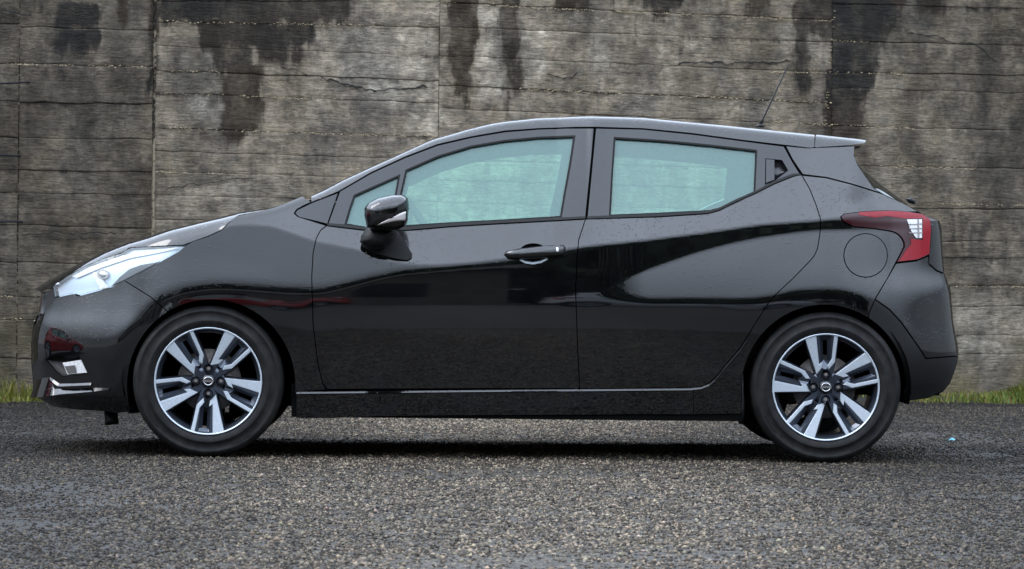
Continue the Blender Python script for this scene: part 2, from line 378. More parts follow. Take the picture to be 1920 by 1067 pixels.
def tube(name, pts, r, m, parent=None, n=8, closed=False):
    pts = [Vector(p) for p in pts]; rr = r if hasattr(r, '__len__') else [r] * len(pts)
    V = []; Fc = []
    for i, p in enumerate(pts):
        if closed: d = pts[(i + 1) % len(pts)] - pts[i - 1]
        else: d = pts[min(i + 1, len(pts) - 1)] - pts[max(i - 1, 0)]
        d.normalize(); a = d.orthogonal() if abs(d.y) > .9 else d.cross(Vector((0, 1, 0))); a.normalize(); b = d.cross(a)
        for k in range(n):
            t = 2 * math.pi * k / n; V.append(p + (a * math.cos(t) + b * math.sin(t)) * rr[i])
    m_ = len(pts)
    for i in range(m_ if closed else m_ - 1):
        for k in range(n):
            q = (k + 1) % n; j = (i + 1) % m_
            Fc.append((i * n + k, i * n + q, j * n + q, j * n + k))
    if not closed: Fc += [tuple(range(n))[::-1], tuple((m_ - 1) * n + k for k in range(n))]
    return mesh_obj(name, V, Fc, m, parent)
def loft(name, E, C, m, parent, v0=0.0, v1=1.0, n=14, z1=0.85, y1=.72, y2=.38, full=True, off=0.0, C1z=None):
    """skin across the car from side edge points E over centre points C and on to the other side"""
    E = np.array(E); C = np.array(C); rows = []
    P1 = np.stack([E[:, 0] + .30 * (C[:, 0] - E[:, 0]), E[:, 1] * y1, E[:, 2] + z1 * (C[:, 2] - E[:, 2])], 1)
    if C1z is not None: P1[:, 2] = C1z
    P2 = np.stack([E[:, 0] + .92 * (C[:, 0] - E[:, 0]), E[:, 1] * y2, C[:, 2]], 1)
    vs = np.linspace(v0, v1, n + 1)
    for v in vs:
        rows.append((1 - v) ** 3 * E + 3 * (1 - v) ** 2 * v * P1 + 3 * (1 - v) * v * v * P2 + v ** 3 * C)
    rows = [r.copy() for r in rows]
    if full and v1 >= 1:
        for r in rows[-2::-1]: q = r.copy(); q[:, 1] *= -1; rows.append(q)
    K = len(rows); n_ = len(E); V = np.concatenate(rows); V[:, 2] += off; Fc = []
    for k in range(K - 1):
        for i in range(n_ - 1): Fc.append((k * n_ + i, k * n_ + i + 1, (k + 1) * n_ + i + 1, (k + 1) * n_ + i))
    return mesh_obj(name, V, [f[::-1] for f in Fc], m, parent)

def shell(name, E, C, m, parent, fr, p=30, full=True):
    """skin across the car that leaves the side edge E steeply, turns over a tight shoulder and runs on flat to C"""
    E = np.array(E); C = np.array(C); rows = []
    for f in fr:
        a = 1 - f * f; b = .93 * (1 - f ** p) + .07 * a
        rows.append(np.stack([E[:, 0] + (C[:, 0] - E[:, 0]) * a, E[:, 1] * f, E[:, 2] + (C[:, 2] - E[:, 2]) * b], 1))
    if full:
        for r in rows[-2::-1]: q = r.copy(); q[:, 1] *= -1; rows.append(q)
    K = len(rows); n_ = len(E); V = np.concatenate(rows); Fc = []
    for k in range(K - 1):
        for i in range(n_ - 1): Fc.append((k * n_ + i, k * n_ + i + 1, (k + 1) * n_ + i + 1, (k + 1) * n_ + i))
    return mesh_obj(name, V, [f[::-1] for f in Fc], m, parent)
FR_ALL = [1, .993, .985, .977, .968, .958, .948, .935, .92, .90, .87, .83, .75, .6, .4, .2, 0]
# ------------------------------------------------------------------ the car
def build_car():
    car = empty('parked_car')
    sides = []                                  # parts to be mirrored to the far side
    def S(o): sides.append(o); return o
    A_F = lambda a0, a1, n=26: arch(396, 722, 157, 160, a0, a1, n)
    A_R = lambda a0, a1, n=26: arch(1546, 733, 156, 161, a0, a1, n)
    doorline = [(612, 423), (601, 432), (593, 447), (587, 475), (584.5, 519), (587, 607), (596, 682), (605.6, 720), (611, 731)]
    divide = [(1098, 411), (1096, 416), (1085, 450), (1082, 481), (1080.6, 519), (1079, 537), (1083, 654), (1087, 729)]
    rear = [(1503, 328), (1517.5, 353), (1530, 384), (1538, 409), (1538.5, 425), (1537, 440), (1533, 465.6), (1527, 479), (1517.5, 490.6), (1489, 520), (1446, 560), (1417, 605), (1388, 652), (1358, 686.5), (1345, 704), (1334, 714), (1326, 720), (1314.6, 725), (1300, 727.5)]
    lampb = [(349, 460), (335, 471), (281.5, 501), (233, 526), (207, 538), (146, 554.5), (137, 550), (125, 552.5), (103, 558)]
    hoodl = [(349, 459.5), (360, 453), (390, 443), (415, 431.6), (423, 424), (429, 417.5), (437, 410), (448, 403.5)]
    tail = [(1576, 406.7), (1583.6, 401.4), (1612.5, 397.5), (1665, 395), (1701.7, 397.5), (1728, 401.4), (1739, 408), (1744, 416), (1745, 429), (1743, 458), (1741, 477.5), (1731, 483), (1717.5, 488), (1679.4, 492.5), (1688, 476), (1694.5, 463), (1694, 455), (1690, 447), (1683, 439.5), (1674, 435), (1665, 433), (1639, 429), (1599, 425), (1581, 416)]
    cap = arch(1623, 479, 41, 41, 0, 345, 24)
    # fender
    fen = hoodl + [(480, 397), (509, 390), (532, 382), (567, 367.5), (584, 379), (570, 385), (556, 393), (551.5, 400), (558, 406)] + doorline + [(556, 735)] + A_F(-6, 121) + [(282, 556.5), (233, 526), (281.5, 501), (335, 471)]
    S(panel('fender', fen, PAINT, car))
    # front bumper
    bum = [(103, 558), (125, 553), (137, 550.5), (146, 555), (207, 538.5), (233, 526), (282, 556.5)] + A_F(121, 189, 16) + [(244, 771), (251, 775), (232, 773), (220, 776), (195, 771), (134, 767), (98, 762.5), (77, 750), (62.5, 741), (61, 708), (58.2, 680), (58.2, 642), (62, 611), (78, 592), (92, 574)]
    fogr = [(88.5, 675), (104, 669.5), (147, 667), (151, 674), (164, 701), (140, 703.5), (116, 705), (104, 694)]
    b = S(panel('bumper', bum, PAINT, car, holes=[fogr], step=5))
    S_f = S(dome('fog_light_recess', fogr, PLASTIC, car, -0.002, -0.035, rings=5, cshift=(10, 0)))
    fl = panel('lamp_unit', [(115, 680.4), (151, 675), (162, 699), (124.5, 702.5)], WHITELENS, S_f, off=-0.006, gap=0, step=4)
    panel('lamp_reflector', [(120, 687), (140, 685), (143, 699), (126, 700)], CHROME, S_f, off=-0.003, gap=0, step=4)
    # silver-looking lip under the fog light: an upward facing blade
    def blade(name, up, lo, m, w):
        a = resample(up, 4, False); n = len(a); bb = np.array(lo, float)
        s = np.linspace(0, 1, n); sb = np.concatenate([[0], np.cumsum(np.hypot(*np.diff(bb, axis=0).T))]); sb /= sb[-1]
        bb = np.stack([np.interp(s, sb, bb[:, 0]), np.interp(s, sb, bb[:, 1])], 1)
        p0, _ = samp(a[:, 0], a[:, 1], 0.001); p1, _ = samp(bb[:, 0], bb[:, 1], w); p2, _ = samp(bb[:, 0], bb[:, 1] + 2.0, -0.002)
        V = np.concatenate([p0, p1, p1, p2]); Fc = []
        for k in (0, 2):
            for i in range(n - 1): Fc.append((k * n + i, k * n + i + 1, (k + 1) * n + i + 1, (k + 1) * n + i))
        return mesh_obj(name, V, [f[::-1] for f in Fc], m, car)
    S(blade('bumper_lip', [(67, 712), (80, 709), (94, 707), (102, 729), (140, 729), (174, 727), (206, 727.5)], [(64.5, 741.5), (85, 741), (110, 739), (130, 737), (160, 734), (185, 731.5), (206, 729)], PAINT, 0.020))
    S(blade('bumper_lip', [(94, 707), (104, 714), (112, 719.5), (140, 719), (172, 717.5)], [(97, 711), (105, 719), (113, 724), (140, 723), (172, 721.5)], PAINT, 0.010))
    # headlight
    lamp = [(99, 537), (130, 515.5), (164, 497), (195, 485), (228, 474), (236, 467.5), (246, 464.5), (281.5, 462.5), (320, 461)] + lampb
    h = S(panel('headlight', lamp, REFLECTOR, car, off=-0.020, gap=1.2, flange=0, step=6))
    panel('lens', lamp, LENS, h, gap=1.2, flange=0.006, step=6, off=0.001)
    panel('lamp_bezel', [(233, 524), (216, 532), (205, 536), (222, 518), (240, 503), (262, 495), (300, 489), (281.5, 499)], SATIN, h, off=-0.014, gap=0, flange=0, step=5)
    panel('daytime_light', [(172, 508), (181, 512), (197, 533), (203, 538), (186, 542), (177, 528)], WHITELENS, h, off=-0.010, gap=0, flange=0, step=5)
    panel('reflector_ridge', [(130, 517), (164, 499), (228, 477), (330, 462), (338, 464), (240, 482), (186, 500), (140, 520)], WHITELENS, h, off=-0.012, gap=0, flange=0, step=5)
    rg_ = arch(190, 513, 11, 10, 0, 345, 20); panel('projector_ring', rg_, DISC, h, off=-0.009, gap=0, flange=.004, step=4, ostep=3, holes=[arch(190, 513, 8.2, 7.4, 0, 345, 20)])
    dome('projector_lens', arch(190, 513, 8, 7.2, 0, 345, 20), CHROME, h, -0.012, -0.003, rings=4, ostep=3)
    # grille cheek and bright strip
    S(panel('grille', [(78, 550), (98, 540), (102, 557), (90, 575), (76, 592), (64, 608), (66, 600), (72, 588)], PLASTIC, car, off=-0.006, gap=.3, step=4))
    S(panel('grille_strip', [(77.5, 551), (83, 549), (76, 590), (72, 592)], CHROME, car, off=0.001, gap=0, step=3, ostep=3))
    # doors
    fd = [(612, 423.5), (643, 427.5), (690, 433), (760, 433), (852, 425), (946, 419.5), (1051, 414)] + divide + [(900, 728.5), (700, 729.5), (613, 730)] + doorline[::-1][1:-1]
    rec = arch(1000, 475.5, 27, 18.5, 0, 345, 24)
    d1 = S(panel('door', fd, PAINT, car, holes=[rec]))
    dome('handle_recess', rec, PAINT, d1, -0.001, -0.028, rings=7)
    rd = divide[::-1] + [(1236, 407), (1327, 401), (1349, 395), (1380, 379), (1416, 363.5), (1450, 346), (1486, 331.5), (1495, 329)] + rear + [(1200, 728)]
    d2 = S(panel('door', rd, PAINT, car))
    # handle
    hnd = [(946.6, 478), (950, 473), (973, 468), (1000, 464.5), (1024.5, 462), (1055.5, 461.2), (1059, 464.5), (1058.3, 478), (1045, 481), (1026, 483.6), (1000, 485.5), (973, 486.7), (953.7, 485)]
    panel('recess_glint', [(975, 485), (984, 489.5), (999, 492), (1014, 489.5), (1025, 484), (1027, 486.5), (1015, 493), (999, 495.8), (984, 493.5), (974, 488)], ALU, d1, off=0.0015, gap=0, flange=.004, step=4, ostep=3)  # bright crescent painting in the sky reflection on the recess's lower edge
    dome('door_handle', hnd, PAINT, d1, 0.004, 0.034, rings=8, cshift=(0, 1))
    panel('handle_gasket', hnd, RUBBER_SEAL, d1, off=0.0012, gap=-1.6, flange=0.006, step=5, holes=[[(974, 470), (1026, 464), (1026, 482), (974, 485)]])
    panel('key_button', [(1043, 468), (1047, 468), (1047, 473), (1043, 473)], CHROME, d1, off=0.032, gap=0, flange=0.02, step=3)
    # windows
    mg = [(762, 320), (821, 294), (884, 275), (946, 264.5), (1009, 258.5), (1076, 256), (1068, 309), (1059, 358), (1051, 406), (946, 412.5), (852, 417.5), (743, 424.5), (752.5, 362)]
    qg = [(748, 330), (665, 367), (656, 393), (648, 420), (690, 427), (729, 426), (741.6, 364)]
    rg = [(1153, 259), (1240, 264.5), (1330, 273), (1417.5, 283), (1414, 361), (1390, 374), (1361, 387.5), (1330, 395), (1236, 400), (1144, 403.5), (1148, 330)]
    fr = [(615, 419), (637, 358.5), (696, 324.5), (759, 295.5), (821, 272), (884, 257.5), (946, 247), (1009, 242), (1060, 240), (1114, 240), (1098, 406), (1051, 408), (946, 413.5), (852, 419), (760, 426), (690, 429), (648, 421.5)]
    hr = [(1436, 297.5), (1466, 300.5), (1477, 319), (1452, 338), (1435, 345)]
    rr = [(1117, 240), (1205, 242), (1299, 251.5), (1392, 264), (1470, 274), (1484, 300), (1500, 326), (1484, 327), (1450, 340), (1416, 359), (1380, 374), (1349, 389.5), (1327, 395.5), (1236, 401), (1101, 406)]
    f1 = panel('window_frame', fr, SATIN, d1, holes=[mg, qg], off=-0.002, gap=.9)
    f2 = panel('window_frame', rr, SATIN, d2, holes=[rg, hr], off=-0.002, gap=.9)
    for g, d in ((mg, d1), (qg, d1), (rg, d2)):
        panel('window_glass', g, GLASS, d, off=-0.009, gap=-1.5, flange=0, step=14)
        panel('window_seal', shrink(np.array(g, float), -2.2), RUBBER_SEAL, d, holes=[shrink(np.array(g, float), 1.2)], off=0.0005, gap=0, flange=0.008, step=9)
    dome('handle_pocket', hr, SATIN, d2, -0.002, -0.03, rings=4)
    panel('door_handle', [(1436.5, 298.5), (1452, 300), (1452, 337), (1436, 343)], SATIN, d2, off=0.001, gap=0, flange=0.01, step=5)
    panel('belt_trim', [(614, 419.5), (648, 422), (690, 427.5), (760, 426.5), (852, 419), (946, 414), (1051, 408.5), (1098, 406), (1098, 410), (1051, 413), (946, 418.5), (852, 424), (760, 432), (690, 432), (643, 426.5), (613, 423)], PLASTIC, d1, off=0.004, gap=0, flange=.008, step=6)
    panel('belt_trim', [(1101, 406), (1236, 401), (1327, 395.5), (1349, 389.5), (1380, 374), (1416, 358.5), (1450, 340.5), (1486, 326), (1500, 325.5), (1501, 328), (1486, 330.5), (1450, 345), (1416, 362.5), (1380, 378), (1349, 394), (1327, 400), (1236, 406), (1101, 410.5)], PLASTIC, d2, off=0.003, gap=0, flange=.008, step=6)
    S(panel('mirror_triangle', [(634.5, 361), (614, 420), (590, 414), (560, 407), (553, 400), (557, 393.5), (586, 379.5)], SATIN, car, off=-0.001))
    # rear quarter, pillar, fuel cap
    qp = [(1505, 329), (1549, 333.5), (1596, 345.5), (1625, 354.5), (1657, 364.5), (1700, 384.5), (1722, 397)] + [tail[4]] + tail[3::-1] + tail[:13:-1] + [(1679, 493), (1665, 520), (1641, 560), (1630, 585)] + A_R(58, 183) + [(1390, 776), (1372, 777), (1300, 777.5), (1300, 728)] + rear[::-1][1:]
    q = S(panel('rear_quarter', qp, PAINT, car, holes=[cap]))
    panel('fuel_flap', cap, PAINT, q, off=0.0012, gap=.9)
    S(panel('rear_pillar', [(1473, 273.5), (1511, 277.5), (1555, 275.8), (1603, 273.5), (1601.3, 291), (1608.5, 309), (1623, 330.5), (1639, 353), (1656, 363.5), (1625, 353.5), (1596, 344.5), (1549, 332.5), (1505, 327), (1486, 299)], PAINT, car))
    t = S(panel('taillight', tail, DARKRED, car, off=0.006, flange=0.015, step=5))
    panel('red_lens', [(1610, 398.5), (1665, 396.5), (1701, 399), (1727, 402.5), (1741, 412), (1743, 429), (1741, 458), (1727, 450), (1727, 411), (1696, 411), (1660, 406), (1640, 409), (1608, 404)], REDLENS, t, off=0.0075, gap=.3, flange=0, step=4)
    panel('red_lens', [(1705, 448), (1741, 452), (1740, 476.5), (1717, 487), (1683, 491), (1697, 469), (1706, 458)], REDLENS, t, off=0.0075, gap=.3, flange=0, step=4)
    panel('clear_lens', [(1698, 412.5), (1726, 412.5), (1726, 447), (1715, 447), (1706, 434)], WHITELENS, t, off=0.009, gap=.3, flange=0.003, step=4)
    for yy in (421, 429, 437): panel('lens_rib', [(1701, yy), (1726, yy - 1), (1726, yy + .6), (1702, yy + 1.6)], DISC, t, off=0.0112, gap=0, flange=.002, step=4)
    panel('lens_rib', [(1717, 413), (1719.5, 413), (1720.5, 446), (1718, 446)], DISC, t, off=0.0116, gap=0, flange=.002, step=4)
    # rear bumper
    S(panel('tailgate_corner', [(1724, 398), (1744, 408), (1762, 415), (1766, 430), (1767.5, 463), (1771, 512), (1757, 507), (1742, 494), (1742, 479), (1744.5, 458), (1746.5, 429), (1745, 416), (1740, 408), (1729, 401.5)], PAINT, car, gap=.5, step=4))
    S(panel('bumper', [(1680, 494), (1718, 489.5), (1741, 480), (1742, 496), (1757, 509), (1771, 514), (1782, 540), (1787.5, 604), (1797, 652), (1798, 667), (1760, 670), (1736, 672), (1724, 652), (1690, 604), (1668, 580), (1641, 561), (1665, 520)], PAINT, car, step=5))
    S(panel('bumper_underside', [(1641, 561.5), (1668, 581), (1690, 605), (1724, 653), (1736, 673), (1760, 671), (1797.5, 668), (1792, 691), (1782, 718), (1768, 735), (1739, 747), (1697, 752), (1696, 738)] + A_R(2, 58, 14) + [(1630, 586)], PLASTIC, car, off=-0.001, step=6))
    # sill
    S(panel('sill', [(556, 737), (700, 735), (900, 733.5), (1300, 731), (1300, 777), (1190, 776.5), (1100, 777.5), (800, 779), (690, 781), (620, 784), (556, 784)], PAINT, car, off=0.0, gap=.1))
    ed = resample([(556, 736.5), (700, 735), (900, 733), (1100, 731.5), (1295, 729.8), (1315, 727.5), (1330, 721.5), (1340, 713), (1360, 688.5), (1390, 653.5), (1400, 640)], 6, False)
    p0, _ = samp(ed[:, 0], ed[:, 1] - 2.0, -0.001); p1, _ = samp(ed[:, 0], ed[:, 1] + 1.2, 0.008); p2, _ = samp(ed[:, 0], ed[:, 1] + 3.4, 0.001)
    n = len(ed); Fc = []
    for k in (0, 1):
        for i in range(n - 1): Fc.append((k * n + i, k * n + i + 1, (k + 1) * n + i + 1, (k + 1) * n + i))
    S(mesh_obj('sill_edge', np.concatenate([p0, p1, p2]), [f[::-1] for f in Fc], PAINT, car, smooth=False))
    # dark inner shell behind the gaps
    inner = [(98, 560), (120, 552), (230, 520), (330, 474), (430, 425), (500, 398), (566, 372), (630, 366), (618, 425), (690, 436), (852, 428), (1099, 416), (1327, 405), (1420, 366), (1500, 331), (1600, 352), (1655, 369), (1720, 402), (1755, 425), (1762, 510), (1780, 600), (1788, 665), (1770, 720), (1710, 745)] + arch(1546, 733, 163, 168, 5, 178, 26) + [(1382, 770), (560, 774)] + arch(396, 722, 164, 167, -4, 184, 26) + [(230, 768), (110, 758), (70, 735), (68, 620)]
    S(panel('inner_shell', inner, DARK, car, off=-0.022, gap=0, flange=0, step=16, holes=[fogr, rec]))
    S(panel('pillar_shell', [(600, 372), (640, 352), (700, 316), (821, 264), (946, 240), (1080, 236), (1240, 240), (1392, 260), (1511, 274), (1598, 274), (1598, 295), (1618, 332), (1650, 362), (1596, 348), (1505, 331), (1420, 366), (1327, 402), (1099, 414), (852, 424), (690, 434), (630, 425), (640, 372)], DARK, car, off=-0.016, gap=0, flange=0, step=16, holes=[shrink(np.array(g_, float), -2.5) for g_ in (mg, qg, rg, hr)]))
    # mirror
    hs_ = [(683, 391), (691, 380.5), (707.5, 372), (736, 365.5), (755, 365.5), (765, 371.5), (767.5, 389.5), (765, 412), (760, 425.5), (745, 432.5), (715, 431), (688, 427), (683, 404.5)]
    mi = S(solid('wing_mirror', hs_, PAINT, car, -0.93, -1.13, ym=-1.05))
    solid('indicator', [(707.5, 422.5), (721, 406), (740, 400), (761.5, 396.5), (760, 413.5), (745, 416), (730, 419)], simple('indicator_lens', (0.45, 0.42, 0.40), rough=.2, coat=1), mi, -1.06, -1.129, ym=-1.11, rings=3)
    S(solid('mirror_arm', [(688, 425), (725, 427), (745, 432), (738, 450), (722, 466), (700, 468), (686, 463), (674.5, 454), (678, 441)], PLASTIC, car, -0.80, -1.02, ym=-0.90))
    S(panel('mirror_foot', [(678, 446), (700, 436), (742, 434), (748, 437), (773, 478), (772, 484), (764, 489.5), (740, 486), (700, 475), (680, 463)], PLASTIC, car, off=0.012, gap=0, flange=0.02, step=6))
    # mud flap and deflector
    S(solid('mud_flap', [(1384, 700), (1392, 695), (1395, 760), (1393, 796), (1385, 795)], PLASTIC, car, -0.66, -0.84, rings=2))
    S(solid('air_deflector', [(195, 768), (220, 770), (223, 795), (197, 798)], PLASTIC, car, -0.55, -0.66, rings=2))

    # ---------------- skins that span the car
    he = resample([(77, 548.5), (99, 536), (130, 514.5), (164, 496), (228, 473), (242, 464), (281.5, 461.5), (344, 458.5), (390, 442), (415, 430.5), (429, 416.5), (448, 402.5), (480, 397), (509, 391), (532, 383), (562, 371)], 9, False)
    E, _ = samp(he[:, 0], he[:, 1], -0.001)
    sil = np.interp(he[:, 0], [75, 103, 159, 192, 228, 271, 317, 368, 448, 509, 562], [546, 526, 491.5, 473.5, 458.5, 446, 430, 417.5, 400, 391, 376])
    C = uy(he[:, 0], sil, np.full(len(he), -0.30)); C[:, 1] = 0
    C[:, 0] -= 0.06 * np.clip(1 - (he[:, 0] - 77) / 150, 0, 1)
    shell('hood', E, C, PAINT, car, FR_ALL, p=22)
    # roof rails, windscreen, roof
    dr = resample([(584, 378.5), (634, 358.5), (696, 322.5), (759, 293.5), (821, 269.8), (884, 255.5), (946, 244.8), (1009, 240.2), (1080, 237.8), (1115, 237.6), (1205, 240.2), (1299, 249.5), (1392, 262), (1472, 271.5), (1511, 275.5), (1527, 275.7)], 12, False)
    E, _ = samp(dr[:, 0], dr[:, 1], 0.0)
    SX = [568, 600, 634, 727, 806, 868, 946, 1009, 1102, 1205, 1361, 1517, 1625]; SY = [366, 352, 334, 294, 259, 242, 230, 223.5, 220, 223, 237.5, 253.5, 266]
    sil = np.interp(dr[:, 0] - 8 * np.clip((900 - dr[:, 0]) / 300, 0, 1), SX, SY)
    C = uy(dr[:, 0], sil, np.full(len(dr), -0.35)); zs = C[:, 2].copy()
    k = np.clip((920 - dr[:, 0]) / 60, 0, 1); C[:, 2] -= 0.012 * k; C[:, 1] = 0
    ws = dr[:, 0] < 905
    shell('roof_rail', E, C, PAINT, car, FR_ALL[:10], full=False)
    sides.append(bpy.data.objects['roof_rail'])
    shell('windscreen', E[ws], C[ws], DGLASS, car, FR_ALL[9:])
    ws2 = dr[:, 0] > 885
    shell('roof', E[ws2], C[ws2], PAINT, car, FR_ALL[9:])
    # make the two spanning skins close to the rails on the far side as well
    # spoiler
    sp = resample([(1527.8, 275.8), (1555, 274.6), (1580, 273), (1602, 271), (1614, 269.5), (1622, 268.3)], 6, False)
    E, _ = samp(sp[:, 0], sp[:, 1], 0.0); 
    C = uy(sp[:, 0], np.interp(sp[:, 0], SX, SY), np.full(len(sp), -0.3)); C[:, 1] = 0; C[:, 0] += .03
    shell('spoiler', E, C, PAINT, car, FR_ALL)
    E2 = E[2:].copy(); E2[:, 2] -= 0.012; C2_ = C[2:].copy(); C2_[:, 2] -= 0.02; E2[:, 0] -= .02; C2_[:, 0] -= .03
    loft('spoiler_underside', E2, C2_, PLASTIC, car, n=12, z1=.7)
    # rear window and tailgate
    rw = np.array([(1602.5, 276), (1601.8, 292), (1609, 309), (1623, 330.5), (1639, 353), (1658, 364.5), (1680, 375), (1702, 386)])
    cs = np.array([(1600, 290), (1604, 300), (1619, 309), (1635, 320), (1652, 334), (1668, 349), (1684, 362), (1702, 378)])
    E, _ = samp(rw[:, 0], rw[:, 1], 0.0); C = uy(cs[:, 0], cs[:, 1], np.full(len(cs), -0.35)); C[:, 1] = 0
    loft('rear_window', E, C, DGLASS, car, n=12, z1=.9, y1=.8)
    ty = np.array([386, 398, 408, 415, 430, 463, 495, 514, 540, 570, 604, 630, 652, 667]); tx = np.array([1702, 1724, 1744, 1762, 1766, 1767.5, 1769, 1771, 1782, 1785, 1787.5, 1793, 1797, 1798])
    E, _ = samp(tx - .3, ty, 0.0); C = E.copy(); C[:, 1] = 0; C[:, 0] += 0.028
    loft('tailgate', E, C, PAINT, car, n=10, z1=1)
    ty = np.array([668, 691, 718, 735, 747, 752]); tx = np.array([1797.5, 1792, 1782, 1768, 1739, 1697])
    E, _ = samp(tx - .3, ty, 0.0); C = E.copy(); C[:, 1] = 0; C[:, 0] += 0.028
    loft('bumper_underside', E, C, PLASTIC, car, n=10, z1=1)
    ty = np.array([549, 570, 588, 611, 642, 680, 708, 741]); tx = np.array([77, 74, 71, 62, 58.2, 58.2, 61, 62.5])
    E, _ = samp(tx + .3, ty, 0.0); C = E.copy(); C[:, 1] = 0; C[:, 0] -= 0.028
    loft('grille', E[:5], C[:5], PLASTIC, car, n=10, z1=1)
    loft('bumper', E[4:], C[4:], PAINT, car, n=10, z1=1)
    ty = np.array([741, 750, 762, 767, 771, 773]); tx = np.array([62.5, 77, 98, 134, 195, 232])
    E, _ = samp(tx + .3, ty, 0.0); C = E.copy(); C[:, 1] = 0; C[:, 0] -= 0.02
    loft('bumper_underside', E, C, PLASTIC, car, n=10, z1=1)
    # number plates at front and back (blank sides are all that shows), wiper, aerial
    p = uy(1706, 378, -0.02)
    solid('rear_wiper', [(1698, 373), (1708, 370), (1717, 377), (1714, 384), (1704, 381)], PLASTIC, car, 0.03, -0.03, ym=0, rings=3)
    a0 = uy(1423.5, 238, 0.0); a1 = uy(1430, 224, 0); a2 = uy(1478, 122, 0.0)
    tube('aerial', [a0, a0 + (a2 - a0) * .12, a0 + (a2 - a0) * .14, a2], [.009, .0055, .0042, .003], PLASTIC, car)
    solid('aerial_base', [(1415, 238), (1421, 233), (1430, 232), (1434, 239)], PLASTIC, car, 0.03, -0.03, ym=0, rings=3)

    # ---------------- underbody and interior
    def boxm(name, x0, x1, y0, y1, z0, z1, m, par=car, bev=0):
        V = [(x, y, z) for x in (x0, x1) for y in (y0, y1) for z in (z0, z1)]
        Fc = [(0, 1, 3, 2), (4, 6, 7, 5), (0, 4, 5, 1), (2, 3, 7, 6), (0, 2, 6, 4), (1, 5, 7, 3)]
        o = mesh_obj(name, V, Fc, m, par, smooth=False)
        if bev:
            md = o.modifiers.new('bevel', 'BEVEL'); md.width = bev; md.segments = 3
        return o
    fx, rx = uy(390, 723, -.86)[0], uy(1549, 735, -.86)[0]
    boxm('floor_pan', fx + .34, rx - .34, -.83, .83, .165, .30, DARK)
    boxm('engine_tray', fx - .62, fx + .34, -.58, .58, .20, .55, DARK)
    boxm('rear_floor', rx - .34, rx + .50, -.58, .58, .27, .50, DARK)
    tube('rear_axle', [(rx, -.70, .30), (rx, .70, .30)], .035, DARK, car)
    tube('front_axle', [(fx, -.70, .30), (fx, .70, .30)], .03, DARK, car)
    for cx_, cz in ((fx, .31), (rx, .31)):
        for s in (-1, 1):
            V = []; Fc = []; nn = 24
            for i in range(nn + 1):
                a = math.radians(-12 + 204 * i / nn)
                for yy, rr_ in ((-.835, .352), (-.58, .352), (-.58, .05)):
                    V.append((cx_ + rr_ * math.cos(a), yy * -s * -1 if s < 0 else -yy, cz + max(rr_ * math.sin(a), -.07)))
            for i in range(nn):
                for k in (0, 1): Fc.append((i * 3 + k, i * 3 + k + 1, i * 3 + 4 + k, i * 3 + 3 + k))
            V = [(x, (y if s > 0 else -abs(y)), z) for x, y, z in V]
            mesh_obj('arch_liner', V, Fc, DARK, car)
    # head lining and far trim seen through the windows
    hl = dr[(dr[:, 0] > 640)]
    E, _ = samp(hl[:, 0], hl[:, 1] + 6, -0.03); sl_ = np.interp(hl[:, 0], SX, SY); C = uy(hl[:, 0], sl_ + 14, np.full(len(hl), -.3)); C[:, 1] = 0
    loft('head_lining', E, C, LINER, car, n=8)
    o = panel('inner_trim', fr[:11] + [(1117, 240)] + rr[1:7] + rr[7:][::1] + [(1098, 410)] + fr[11:], LINER, car, off=-0.05, gap=1, flange=0, step=14,
              holes=[shrink(np.array([(700, 356)] + mg[:7] + mg[7:] + [(668, 424)], float), 9), shrink(np.array(rg, float), 10)])
    o.scale = (1, -1, 1)
    dash_x = uy(640, 420, 0)[0]
    boxm('dashboard', dash_x - .10, dash_x + .33, -.66, .66, .62, uy(640, 424, 0)[2] - .015, SEATM, bev=.05)
    for yy in (-.36, .36):
        sx = uy(960, 480, yy)[0]
        boxm('front_seat', sx - .30, sx + .22, yy - .24, yy + .24, .34, .56, SEATM, bev=.06)
        b_ = boxm('seat_back', sx + .12, sx + .27, yy - .24, yy + .24, .5, .93, SEATM, bev=.06)
    sx = uy(1330, 480, 0)[0]
    boxm('rear_seat', sx - .30, sx + .25, -.62, .62, .36, .58, SEATM, bev=.06)
    boxm('rear_seat_back', sx + .16, sx + .30, -.62, .62, .5, .92, SEATM, bev=.05)
    c0 = uy(763, 376, -.36); c1_ = uy(806, 436, -.36); cc = (c0 + c1_) / 2; ax = (c1_ - c0) / 2; rad = np.linalg.norm(ax); ax /= rad; rad = max(rad, .17); cc = c0 + ax * rad
    pts = [cc + ax * rad * math.cos(t_) + np.array([0, 1, 0]) * rad * math.sin(t_) for t_ in np.linspace(0, 2 * math.pi, 33)[:-1]]
    swm = simple('steering_leather', (.06, .07, .07), rough=.6)
    tube('steering_wheel', pts, .016, swm, car, closed=True)

    # ---------------- wheels
    RR = .2205
    def lathe(name, prof, m, parent, n=96, smooth=True):
        V = []; Fc = []; k = len(prof)
        for i in range(n):
            a = 2 * math.pi * i / n
            for r, y in prof: V.append((r * math.cos(a), y, r * math.sin(a)))
        for i in range(n):
            j = (i + 1) % n
            for q in range(k - 1): Fc.append((i * k + q, i * k + q + 1, j * k + q + 1, j * k + q))
        return mesh_obj(name, V, Fc, m, parent, smooth)
    def depth(x, y):                       # face of the wheel: outer side is -Y
        r = math.hypot(x, y); return 0.005 + 0.020 * max(0, 1 - r)
